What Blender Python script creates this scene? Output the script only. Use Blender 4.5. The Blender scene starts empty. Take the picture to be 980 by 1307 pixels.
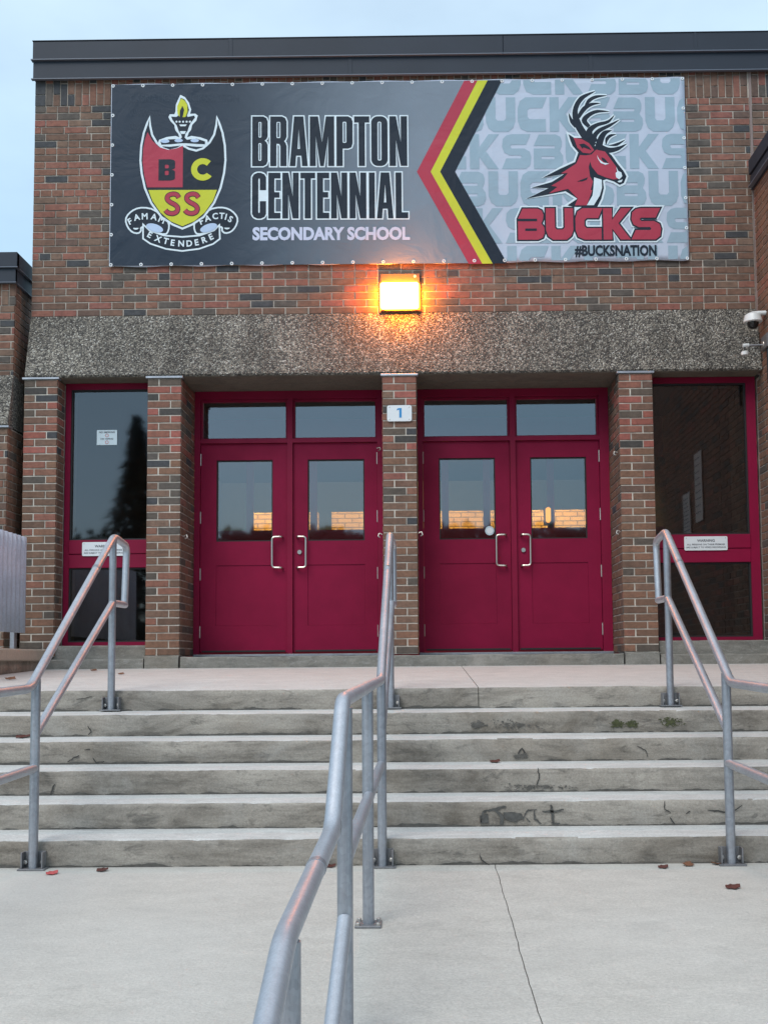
import bpy, bmesh, math, random
from mathutils import Vector, Matrix, noise
from mathutils.geometry import tessellate_polygon

random.seed(7)
SC = bpy.context.scene
COL = SC.collection
R = math.radians

# ------------------------------------------------------------------ camera
cam_d = bpy.data.cameras.new("camera")
cam = bpy.data.objects.new("camera", cam_d)
COL.objects.link(cam)
SC.camera = cam
cam_d.sensor_fit = 'VERTICAL'
cam_d.sensor_height = 36.0
cam_d.sensor_width = 36.0 * 980 / 1307
cam_d.lens = 1400 / 1307 * 36.0
cam_d.shift_x = -(531.06 - 490) / 1307
cam_d.shift_y = (738.66 - 653.5) / 1307
cam_d.clip_start = 0.05
cam_d.clip_end = 3000
PITCH, ROLL, YAW = .0756, -.0084, .009
cy_, sy_ = math.cos(YAW), math.sin(YAW)
cp_, sp_ = math.cos(PITCH), math.sin(PITCH)
cr_, sr_ = math.cos(ROLL), math.sin(ROLL)
rgt = Vector((cy_, sy_, 0))
fwd = Vector((-sy_ * cp_, cy_ * cp_, sp_))
upv = rgt.cross(fwd)
right2 = rgt * cr_ + upv * sr_
up2 = upv * cr_ - rgt * sr_
M3 = Matrix((right2, up2, -fwd)).transposed()
cam.matrix_world = Matrix.Translation((.235, -10.0702, .0411)) @ M3.to_4x4()

# ------------------------------------------------------------------ world, sun, exposure
SUN_EL, SUN_AZ = R(48), R(205)        # azimuth measured clockwise from +Y: behind the camera, to the left
world = bpy.data.worlds.new("World")
SC.world = world
world.use_nodes = True
wn, wl = world.node_tree.nodes, world.node_tree.links
wn.clear()
wout = wn.new('ShaderNodeOutputWorld')
wbg = wn.new('ShaderNodeBackground')
sky = wn.new('ShaderNodeTexSky')
sky.sky_type = 'NISHITA'
sky.sun_disc = False
sky.sun_elevation = SUN_EL
sky.sun_rotation = SUN_AZ
sky.air_density = 1.0
sky.dust_density = 1.0
sky.ozone_density = 1.2
geo = wn.new('ShaderNodeTexCoord')
mapn = wn.new('ShaderNodeMapping')
mapn.inputs['Scale'].default_value = (1.0, 1.0, 2.2)
nz = wn.new('ShaderNodeTexNoise')
nz.inputs['Scale'].default_value = 1.5
nz.inputs['Detail'].default_value = 6
nz.inputs['Roughness'].default_value = .55
rampn = wn.new('ShaderNodeValToRGB')
rampn.color_ramp.elements[0].position = .36
rampn.color_ramp.elements[0].color = (.50, .50, .50, 1)
rampn.color_ramp.elements[1].position = .66
rampn.color_ramp.elements[1].color = (.86, .86, .86, 1)
mixw = wn.new('ShaderNodeMixRGB')
# thin cloud veil in the sky texture's own units, brighter overhead as an overcast sky is
sepw = wn.new('ShaderNodeSeparateXYZ')
veil = wn.new('ShaderNodeValToRGB')
veil.color_ramp.elements[0].position = 0.0
veil.color_ramp.elements[0].color = (.245, .47, .61, 1)
veil.color_ramp.elements[1].position = 1.0
veil.color_ramp.elements[1].color = (.98, 1.0, 1.0, 1)
gain = wn.new('ShaderNodeMixRGB')
gain.blend_type = 'MULTIPLY'
gain.inputs['Fac'].default_value = 1
gain.inputs['Color2'].default_value = (8.3, 9.0, 9.6, 1)
wl.new(geo.outputs['Generated'], sepw.inputs['Vector'])
wl.new(sepw.outputs['Z'], veil.inputs['Fac'])
wl.new(veil.outputs['Color'], gain.inputs['Color1'])
wl.new(gain.outputs['Color'], mixw.inputs['Color2'])
wl.new(geo.outputs['Generated'], mapn.inputs['Vector'])
wl.new(mapn.outputs['Vector'], nz.inputs['Vector'])
wl.new(nz.outputs['Fac'], rampn.inputs['Fac'])
wl.new(rampn.outputs['Color'], mixw.inputs['Fac'])
wl.new(sky.outputs['Color'], mixw.inputs['Color1'])
wl.new(mixw.outputs['Color'], wbg.inputs['Color'])
wbg.inputs['Strength'].default_value = .1
wl.new(wbg.outputs['Background'], wout.inputs['Surface'])

sun_d = bpy.data.lights.new("sun", 'SUN')
sun_d.energy = 1.0
sun_d.angle = R(35)
sun_d.color = (1, .96, .9)
sun = bpy.data.objects.new("sun", sun_d)
COL.objects.link(sun)
sdir = Vector((math.sin(SUN_AZ) * math.cos(SUN_EL), math.cos(SUN_AZ) * math.cos(SUN_EL), math.sin(SUN_EL)))
sun.rotation_euler = sdir.to_track_quat('Z', 'Y').to_euler()
sun.location = sdir * 40

SC.view_settings.view_transform = 'Standard'
SC.view_settings.look = 'None'
SC.view_settings.exposure = 0.72
SC.view_settings.gamma = 1.0
SC.cycles.max_bounces = 8
SC.cycles.transparent_max_bounces = 12
SC.cycles.caustics_reflective = False
SC.cycles.caustics_refractive = False

# ------------------------------------------------------------------ material helpers
def srgb(r, g, b, k=1.0):
    f = lambda c: (c / 255 / 12.92 if c <= 10 else ((c / 255 + .055) / 1.055) ** 2.4) * k
    return (f(r), f(g), f(b), 1)


class NT:
    def __init__(s, name):
        s.m = bpy.data.materials.new(name)
        s.m.use_nodes = True
        s.n, s.l = s.m.node_tree.nodes, s.m.node_tree.links
        s.b = s.n['Principled BSDF']
        s.out = s.n['Material Output']

    def add(s, t, **kw):
        nd = s.n.new(t)
        for k, v in kw.items():
            if k in nd.inputs:
                nd.inputs[k].default_value = v
            else:
                setattr(nd, k, v)
        return nd

    def link(s, a, ao, b, bi):
        s.l.new(a.outputs[ao], b.inputs[bi])

    def coords(s, kind='Object', scale=(1, 1, 1)):
        tc = s.add('ShaderNodeTexCoord')
        mp = s.add('ShaderNodeMapping')
        mp.inputs['Scale'].default_value = scale
        s.link(tc, kind, mp, 'Vector')
        return mp

    def world(s, scale=(1, 1, 1)):
        g = s.add('ShaderNodeNewGeometry')
        mp = s.add('ShaderNodeMapping')
        mp.inputs['Scale'].default_value = scale
        s.link(g, 'Position', mp, 'Vector')
        return mp

    def noise(s, vec, scale, detail=4, rough=.55, dist=0):
        nd = s.add('ShaderNodeTexNoise', Scale=scale, Detail=detail, Roughness=rough, Distortion=dist)
        if vec:
            s.link(vec, 'Vector', nd, 'Vector')
        return nd

    def ramp(s, src, out, stops, interp='LINEAR'):
        r = s.add('ShaderNodeValToRGB')
        cr = r.color_ramp
        cr.interpolation = interp
        while len(cr.elements) < len(stops):
            cr.elements.new(.5)
        for e, (p, c) in zip(cr.elements, stops):
            e.position = p
            e.color = c if len(c) == 4 else (*c, 1)
        s.link(src, out, r, 'Fac')
        return r

    def mix(s, mode, fac, a, b):
        m = s.add('ShaderNodeMixRGB', blend_type=mode)
        for key, v in (('Fac', fac), ('Color1', a), ('Color2', b)):
            if isinstance(v, tuple) and len(v) == 2 and hasattr(v[0], 'outputs'):
                s.link(v[0], v[1], m, key)
            else:
                m.inputs[key].default_value = v
        return m

    def bump(s, src, out, strength=.3, dist=.005, prev=None):
        b = s.add('ShaderNodeBump', Strength=strength, Distance=dist)
        s.link(src, out, b, 'Height')
        if prev:
            s.link(prev, 'Normal', b, 'Normal')
        s.link(b, 'Normal', s.b, 'Normal')
        return b


def g(v):
    return (v, v, v, 1)


def simple(name, col, rough=.5, metal=0, var=.12, scale=8, bump=0, spec=.5):
    t = NT(name)
    v = t.world()
    n = t.noise(v, scale)
    r = t.ramp(n, 'Fac', [(.25, g(1 - var)), (.75, g(1 + var * .6))])
    m = t.mix('MULTIPLY', 1.0, col, (r, 'Color'))
    t.link(m, 'Color', t.b, 'Base Color')
    t.b.inputs['Roughness'].default_value = rough
    t.b.inputs['Metallic'].default_value = metal
    t.b.inputs['Specular IOR Level'].default_value = spec
    if bump:
        n2 = t.noise(v, scale * 14, 5, .65)
        t.bump(n2, 'Fac', bump, .003)
    return t.m


BRICKS_MAIN = [(.0, (.165, .094, .066)), (.13, (.235, .112, .076)), (.30, (.190, .104, .072)), (.46, (.270, .112, .080)),
               (.58, (.200, .124, .088)), (.68, (.270, .104, .080)), (.735, (.145, .088, .068)), (.81, (.058, .060, .066)), (.91, (.105, .088, .076))]
BRICKS_RED = [(.0, (.200, .096, .066)), (.12, (.300, .100, .074)), (.34, (.255, .104, .072)), (.50, (.180, .102, .072)),
              (.64, (.345, .112, .088)), (.76, (.120, .092, .072)), (.88, (.066, .060, .056))]
BRICKS_LOW = [(.0, (.215, .116, .074)), (.2, (.182, .102, .068)), (.4, (.240, .124, .080)), (.58, (.158, .092, .064)),
              (.72, (.265, .116, .080)), (.80, (.200, .118, .082)), (.90, (.105, .085, .070))]


def brick_mat(name, stops, src='obj', dark=1.0):
    t = NT(name)
    if src == 'obj':
        oi = t.add('ShaderNodeObjectInfo')
        o, out = oi, 'Random'
    else:
        o = t.add('ShaderNodeNewGeometry')
        out = 'Random Per Island'
    cr = t.ramp(o, out, [(p, tuple(x * dark for x in c) + (1,)) for p, c in stops], 'CONSTANT')
    v = t.world((1, 1, 1.6))
    n = t.noise(v, 26, 5, .6)
    r = t.ramp(n, 'Fac', [(.28, (.62, .62, .64, 1)), (.55, g(1.0)), (.8, (1.28, 1.24, 1.2, 1))])
    m = t.mix('MULTIPLY', .85, (cr, 'Color'), (r, 'Color'))
    # pale lime bloom
    n3 = t.noise(v, 3.1, 6, .65)
    r3 = t.ramp(n3, 'Fac', [(.58, g(0)), (.78, g(.22))])
    m2 = t.mix('MIX', (r3, 'Color'), (m, 'Color'), (.36, .30, .26, 1))
    ns = t.noise(t.world((5, 5, .55)), 1.5, 6, .65)      # rain streaks
    rs = t.ramp(ns, 'Fac', [(.34, g(.72)), (.56, g(1.06))])
    m2 = t.mix('MULTIPLY', .75, (m2, 'Color'), (rs, 'Color'))
    t.link(m2, 'Color', t.b, 'Base Color')
    t.b.inputs['Roughness'].default_value = .82
    n2 = t.noise(v, 190, 4, .7)
    t.bump(n2, 'Fac', .45, .003)
    return t.m


def mortar_mat(name, col):
    t = NT(name)
    v = t.world()
    n = t.noise(v, 5, 5, .6)
    r = t.ramp(n, 'Fac', [(.32, g(.5)), (.66, g(1.15))])
    m = t.mix('MULTIPLY', 1, col, (r, 'Color'))
    t.link(m, 'Color', t.b, 'Base Color')
    t.b.inputs['Roughness'].default_value = .9
    n2 = t.noise(v, 240, 3)
    t.bump(n2, 'Fac', .5, .003)
    return t.m


def concrete(name, base, stain, streak, amount=.6, scale=2.2, stretch=(1, 1, 1), rough=.85, cool=None, pits=.5, boards=0, spots=0):
    t = NT(name)
    v = t.world(stretch)
    v1 = t.world()
    n = t.noise(v, scale, 10, .68, .8)
    r = t.ramp(n, 'Fac', [(.34, g(1)), (.48, g(.45)), (.64, g(0))])
    f = t.mix('MULTIPLY', 1, (r, 'Color'), g(amount))
    m = t.mix('MIX', (f, 'Color'), base, stain)
    nb = t.noise(v, scale * 4.3, 8, .72, .6)
    rb = t.ramp(nb, 'Fac', [(.54, g(0)), (.66, g(1))])
    fb = t.mix('MULTIPLY', 1, (rb, 'Color'), g(amount * .62))
    m = t.mix('MIX', (fb, 'Color'), (m, 'Color'), streak)
    bumps = None
    if boards:
        vb = t.world((1.3, 1, 15))
        nbd = t.noise(vb, 1.6, 6, .7, .3)
        rbd = t.ramp(nbd, 'Fac', [(.30, g(.70)), (.5, g(1.0)), (.72, g(1.20))])
        m = t.mix('MULTIPLY', boards, (m, 'Color'), (rbd, 'Color'))
        bumps = t.bump(nbd, 'Fac', .35 * boards, .006)
        # pale lime runs and warm rust clouds
        nl = t.noise(v1, 2.3, 7, .66, .5)
        rl = t.ramp(nl, 'Fac', [(.54, g(0)), (.70, g(.7))])
        m = t.mix('MIX', (rl, 'Color'), (m, 'Color'), (.37, .35, .32, 1))
        nw = t.noise(v1, 1.1, 5, .6)
        rw_ = t.ramp(nw, 'Fac', [(.50, g(0)), (.68, g(.4))])
        m = t.mix('MIX', (rw_, 'Color'), (m, 'Color'), (.225, .185, .14, 1))
    if spots:
        vs = t.noise(v1, 34, 3, .6, .4)
        rs = t.ramp(vs, 'Fac', [(.66, g(0)), (.73, g(spots))])
        m = t.mix('MIX', (rs, 'Color'), (m, 'Color'), streak)
        nm = t.noise(v, 5.5, 6, .7)
        rm = t.ramp(nm, 'Fac', [(.3, g(.88)), (.7, g(1.08))])
        m = t.mix('MULTIPLY', .9, (m, 'Color'), (rm, 'Color'))
        nf = t.noise(t.world((22, 190, 22)), 1.3, 4, .7)
        rf = t.ramp(nf, 'Fac', [(.3, g(.93)), (.7, g(1.05))])
        m = t.mix('MULTIPLY', .9, (m, 'Color'), (rf, 'Color'))
    ng = t.noise(v1, 85, 6, .82)
    rg = t.ramp(ng, 'Fac', [(.34, g(.74)), (.66, g(1.17))])
    m = t.mix('MULTIPLY', .85, (m, 'Color'), (rg, 'Color'))
    if cool:
        nc = t.noise(v1, .55, 3, .5)
        rc = t.ramp(nc, 'Fac', [(.4, g(0)), (.65, g(.5))])
        m = t.mix('MIX', (rc, 'Color'), (m, 'Color'), cool)
    t.link(m, 'Color', t.b, 'Base Color')
    t.b.inputs['Roughness'].default_value = rough
    nb2 = t.noise(v1, 90, 6, .7)
    b1 = t.bump(nb2, 'Fac', pits, .004, bumps)
    nb3 = t.noise(v, 9, 5, .6)
    t.bump(nb3, 'Fac', .35, .012, b1)
    return t.m


def aggregate(name, dark=1.0, scale=62, light=.62):
    t = NT(name)
    v = t.world()
    vo = t.add('ShaderNodeTexVoronoi', Scale=scale, Randomness=1.0)
    t.link(v, 'Vector', vo, 'Vector')
    sep = t.add('ShaderNodeSeparateColor')
    t.link(vo, 'Color', sep, 'Color')
    tone = [(0, (.075, .070, .066)), (.20, (.125, .118, .110)), (.42, (.200, .185, .165)), (.62, (.285, .262, .230)), (.80, (.37, .345, .31)), (.93, (light, light * .97, light * .92))]
    cr = t.ramp(sep, 'Red', [(p, tuple(x * dark * w for x, w in zip(c, (1.02, 1.0, .955))) + (1,)) for p, c in tone], 'CONSTANT')
    dr = t.ramp(vo, 'Distance', [(.3, g(1)), (.75, g(.34))])
    m = t.mix('MULTIPLY', .9, (cr, 'Color'), (dr, 'Color'))
    nl = t.noise(v, 1.1, 5, .6)
    rl = t.ramp(nl, 'Fac', [(.34, g(.66)), (.62, g(1.18))])
    m = t.mix('MULTIPLY', .9, (m, 'Color'), (rl, 'Color'))
    nd = t.noise(t.world((3.2, .6, .35)), 1.7, 5, .6)     # soft runs down the face
    rd = t.ramp(nd, 'Fac', [(.36, g(.74)), (.6, g(1.1))])
    m = t.mix('MULTIPLY', .9, (m, 'Color'), (rd, 'Color'))
    t.link(m, 'Color', t.b, 'Base Color')
    t.b.inputs['Roughness'].default_value = .75
    inv = t.ramp(vo, 'Distance', [(0, g(1)), (.7, g(0))])
    t.bump(inv, 'Color', .9, .012)
    return t.m


def galvanised(name, base=(.56, .585, .63, 1), rough=.45, metal=.8, spangle=.3, wear=.5):
    t = NT(name)
    v = t.coords('Object')
    vo = t.add('ShaderNodeTexVoronoi', Scale=70)
    t.link(v, 'Vector', vo, 'Vector')
    sep = t.add('ShaderNodeSeparateColor')
    t.link(vo, 'Color', sep, 'Color')
    r = t.ramp(sep, 'Red', [(0, g(.84)), (1, g(1.1))])
    m = t.mix('MULTIPLY', spangle, base, (r, 'Color'))
    n = t.noise(v, 2.6, 7, .7)
    rn = t.ramp(n, 'Fac', [(.34, (.66, .66, .68, 1)), (.62, g(1.06))])
    m = t.mix('MULTIPLY', wear, (m, 'Color'), (rn, 'Color'))
    # fine scratches and a little purple-brown tarnish
    ns = t.noise(t.coords('Object', (90, 90, 7)), 2.2, 4, .7)
    rs = t.ramp(ns, 'Fac', [(.36, g(.86)), (.6, g(1.05))])
    m = t.mix('MULTIPLY', .6, (m, 'Color'), (rs, 'Color'))
    nt_ = t.noise(v, 4.7, 5, .7)
    rt = t.ramp(nt_, 'Fac', [(.58, g(0)), (.75, g(.35))])
    m = t.mix('MIX', (rt, 'Color'), (m, 'Color'), (.34, .29, .29, 1))
    t.link(m, 'Color', t.b, 'Base Color')
    t.b.inputs['Metallic'].default_value = metal
    rr = t.ramp(ns, 'Fac', [(.3, g(rough + .12)), (.7, g(rough - .04))])
    t.link(rr, 'Color', t.b, 'Roughness')
    n2 = t.noise(v, 60, 4)
    t.bump(n2, 'Fac', .05, .002)
    return t.m


def glass(name, refl=.13, tint=(.55, .60, .62, 1), wav=.02):
    t = NT(name)
    tr = t.add('ShaderNodeBsdfTransparent')
    tr.inputs['Color'].default_value = tint
    gl = t.add('ShaderNodeBsdfGlossy', Roughness=.03)
    gl.inputs['Color'].default_value = (.92, .96, 1, 1)
    lw = t.add('ShaderNodeFresnel', IOR=1.5)
    ma = t.add('ShaderNodeMath', operation='ADD')
    ma.inputs[1].default_value = refl - .04
    t.link(lw, 'Fac', ma, 0)
    mx = t.add('ShaderNodeMixShader')
    t.link(ma, 'Value', mx, 'Fac')
    t.l.new(tr.outputs[0], mx.inputs[1])
    t.l.new(gl.outputs[0], mx.inputs[2])
    v = t.world()
    n = t.noise(v, 1.6, 2, .4)
    bp = t.add('ShaderNodeBump', Strength=wav * 2.5, Distance=.02)
    t.link(n, 'Fac', bp, 'Height')
    t.l.new(bp.outputs['Normal'], gl.inputs['Normal'])
    t.l.new(mx.outputs[0], t.out.inputs['Surface'])
    return t.m


def emit(name, col, strength):
    t = NT(name)
    e = t.add('ShaderNodeEmission', Strength=strength)
    e.inputs['Color'].default_value = col
    t.l.new(e.outputs[0], t.out.inputs['Surface'])
    return t.m


def painted(name, col, rough=.5, spec=.16):
    """brushed door paint: slight fading, rubbed and scuffed low down"""
    t = NT(name)
    v = t.world()
    n = t.noise(v, 1.5, 6, .62)
    r = t.ramp(n, 'Fac', [(.3, g(.80)), (.7, g(1.14))])
    m = t.mix('MULTIPLY', 1, col, (r, 'Color'))
    ns = t.noise(t.world((4, 4, 60)), 2.0, 5, .7, .4)
    rs = t.ramp(ns, 'Fac', [(.66, g(0)), (.72, g(.55))])
    sp = t.add('ShaderNodeSeparateXYZ')
    t.link(v, 'Vector', sp, 'Vector')
    mr = t.add('ShaderNodeMapRange')
    mr.inputs['From Min'].default_value, mr.inputs['From Max'].default_value = .62, .18
    t.link(sp, 'Z', mr, 'Value')
    f = t.mix('MULTIPLY', 1, (rs, 'Color'), (mr, 'Result'))
    m = t.mix('MIX', (f, 'Color'), (m, 'Color'), (.20, .06, .07, 1))
    ng = t.noise(v, 9, 6, .7)
    rg = t.ramp(ng, 'Fac', [(.62, g(0)), (.78, g(.28))])
    m = t.mix('MIX', (rg, 'Color'), (m, 'Color'), (.11, .012, .03, 1))
    t.link(m, 'Color', t.b, 'Base Color')
    t.b.inputs['Specular IOR Level'].default_value = spec
    rr = t.ramp(n, 'Fac', [(.3, g(rough + .12)), (.7, g(rough - .08))])
    t.link(rr, 'Color', t.b, 'Roughness')
    nb = t.noise(v, 70, 3)
    b1 = t.bump(nb, 'Fac', .06, .002)
    nd = t.noise(v, 3.2, 2)
    t.bump(nd, 'Fac', .10, .01, b1)
    return t.m


def vinyl(name, col, col2=None, span=None):
    """printed banner cloth: satin, softly creased; with col2 the print fades along X across span"""
    t = NT(name)
    v = t.world()
    if col2:
        sp = t.add('ShaderNodeSeparateXYZ')
        t.link(v, 'Vector', sp, 'Vector')
        mr = t.add('ShaderNodeMapRange')
        mr.inputs['From Min'].default_value, mr.inputs['From Max'].default_value = span
        t.link(sp, 'X', mr, 'Value')
        mr.interpolation_type = 'SMOOTHSTEP'
        base = t.mix('MIX', (mr, 'Result'), col, col2)
        src = (base, 'Color')
    else:
        src = col
    n = t.noise(v, 2.2, 4, .55)
    r = t.ramp(n, 'Fac', [(.3, g(.93)), (.7, g(1.05))])
    m = t.mix('MULTIPLY', 1, src, (r, 'Color'))
    t.link(m, 'Color', t.b, 'Base Color')
    t.b.inputs['Roughness'].default_value = .48
    t.b.inputs['Specular IOR Level'].default_value = .22
    v2 = t.world((1, 1, 1))
    n1 = t.noise(v2, 2.6, 3, .5, 1.2)
    b1 = t.bump(n1, 'Fac', .38, .03)
    n2 = t.noise(v2, 11, 4, .6, .8)
    t.bump(n2, 'Fac', .12, .012, b1)
    return t.m


MT = {}
MT['brick'] = brick_mat('brick_mixed', BRICKS_MAIN)
MT['brick_isl'] = brick_mat('brick_mixed_joined', BRICKS_MAIN, 'isl')
MT['brick_red'] = brick_mat('brick_red_mix', BRICKS_RED)
MT['brick_low'] = brick_mat('brick_brown_mix', BRICKS_LOW)
MT['mortar'] = mortar_mat('mortar', (.47, .415, .36, 1))
MT['mortar_pillar'] = mortar_mat('mortar_pale', (.62, .57, .50, 1))
MT['sealant'] = simple('joint_sealant', (.27, .20, .185, 1), .8)
MT['aggregate'] = aggregate('exposed_aggregate', 1.25, 78, .50)
MT['aggregate_side'] = aggregate('exposed_aggregate_weathered', .55)
MT['soffit'] = concrete('soffit_board', (.20, .175, .14, 1), (.10, .09, .075, 1), (.06, .055, .05, 1), .6, 5)
MT['fascia'] = simple('slate_metal', (.027, .035, .051, 1), .5, .0, .16, 1.4, 0, .3)
MT['fascia_hem'] = simple('slate_metal_hem', (.12, .14, .18, 1), .4, .0, .1)
MT['maroon'] = painted('maroon_paint', (.235, .0058, .041, 1))
MT['maroon_frame'] = painted('maroon_frame_paint', (.225, .006, .039, 1), .48, .2)
MT['gasket'] = simple('black_gasket', (.012, .012, .013, 1), .6)
MT['glass'] = glass('door_glass', .14)
MT['glass_side'] = glass('side_window_glass', .105, (.34, .36, .37, 1))
MT['chrome'] = simple('satin_steel', (.62, .58, .52, 1), .28, .95, .05)
MT['steel'] = simple('hinge_steel', (.50, .44, .40, 1), .4, .85, .1)
MT['galv'] = galvanised('galvanised_pipe')
MT['galv_dull'] = galvanised('galvanised_dull', (.40, .42, .46, 1), .42, .75, .6, .7)
MT['galv_sheet'] = galvanised('galvanised_sheet', (.52, .60, .72, 1), .55, .15, .5, .6)
MT['bracket'] = galvanised('bracket_steel', (.27, .27, .28, 1), .5, .6, .6, .8)
MT['bolt'] = simple('zinc_bolt', (.55, .53, .5, 1), .4, .8)
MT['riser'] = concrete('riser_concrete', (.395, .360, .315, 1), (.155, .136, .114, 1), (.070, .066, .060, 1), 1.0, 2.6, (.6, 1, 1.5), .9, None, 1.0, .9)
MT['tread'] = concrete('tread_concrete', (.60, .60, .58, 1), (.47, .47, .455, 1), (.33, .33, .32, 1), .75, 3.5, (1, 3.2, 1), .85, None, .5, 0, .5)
MT['slab'] = concrete('slab_concrete', (.555, .530, .485, 1), (.49, .465, .42, 1), (.39, .375, .345, 1), .6, .9, (1, 1.5, 1), .88, (.535, .53, .50, 1), .9, 0, .6)
MT['landing'] = concrete('landing_concrete', (.59, .565, .54, 1), (.51, .488, .465, 1), (.42, .39, .375, 1), .55, 1.4, (1, 1, 1), .85, None, .4, 0, .35)
MT['sill'] = concrete('sill_concrete', (.25, .242, .218, 1), (.13, .128, .115, 1), (.36, .355, .34, 1), .9, 4, (1, 1, 2), .88, None, .8, .6)
MT['ledge'] = concrete('tan_ledge', (.52, .44, .36, 1), (.40, .34, .28, 1), (.3, .27, .24, 1), .5, 3, (1, 1, .3), .85)
MT['ledge_base'] = concrete('rough_base', (.46, .39, .32, 1), (.20, .175, .15, 1), (.10, .09, .08, 1), .9, 5, (1, 1, .6), .9, None, 1)
MT['crack'] = simple('crack_dirt', (.055, .053, .05, 1), .95)
MT['tar'] = simple('tar_mark', (.092, .090, .084, 1), .9, 0, .5, 40)
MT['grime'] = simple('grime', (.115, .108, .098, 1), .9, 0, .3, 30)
MT['moss'] = simple('moss', (.075, .082, .038, 1), .95, 0, .4, 60, .5)
MT['white_plate'] = simple('white_sign_plate', (.72, .76, .79, 1), .4, 0, .03)
MT['sign_blue'] = simple('sign_blue', (.03, .25, .55, 1), .4, 0, .02)
MT['sign_ink'] = simple('sign_ink', (.05, .05, .07, 1), .5, 0, .02)
MT['sign_red'] = simple('sign_red', (.45, .06, .06, 1), .5, 0, .02)
MT['sticker'] = simple('pale_sticker', (.50, .60, .66, 1), .5, 0, .04)
MT['paper'] = simple('paper_notice', (.62, .62, .60, 1), .7, 0, .04)
MT['white_plastic'] = simple('white_plastic', (.72, .74, .74, 1), .35, 0, .06)
MT['black_plastic'] = simple('black_plastic', (.014, .014, .015, 1), .2, 0, .05)
MT['grey_box'] = simple('grey_housing', (.13, .135, .14, 1), .5)
MT['bronze'] = simple('bronze_housing', (.11, .075, .05, 1), .6, 0)
MT['lamp_on'] = emit('sodium_lens', (1.0, .235, .0095, 1), 100)
MT['lamp_in'] = emit('inside_lamp_lens', (1.0, .32, .02, 1), 3.2)
MT['leaf_red'] = simple('leaf_red', (.10, .030, .022, 1), .7, 0, .3, 40)
MT['leaf_brown'] = simple('leaf_brown', (.19, .085, .045, 1), .7, 0, .3, 40)
MT['wrapper'] = simple('wrapper_red', (.5, .09, .09, 1), .5)
MT['inside_dark'] = simple('inside_plaster', (.10, .10, .105, 1), .9)
MT['inside_maroon'] = simple('inside_maroon_paint', (.42, .03, .07, 1), .5)
MT['yellow_brick'] = None
MT['asphalt'] = simple('asphalt', (.05, .05, .052, 1), .9, 0, .2, 3)
MT['grass'] = simple('far_grass', (.05, .075, .03, 1), .9, 0, .3, 1)
MT['needle'] = simple('spruce_needles', (.030, .045, .034, 1), .8, 0, .4, 1.5)
MT['foliage'] = simple('far_foliage', (.030, .045, .020, 1), .85, 0, .5, .6)
MT['bark'] = simple('bark', (.06, .045, .035, 1), .9)

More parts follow.
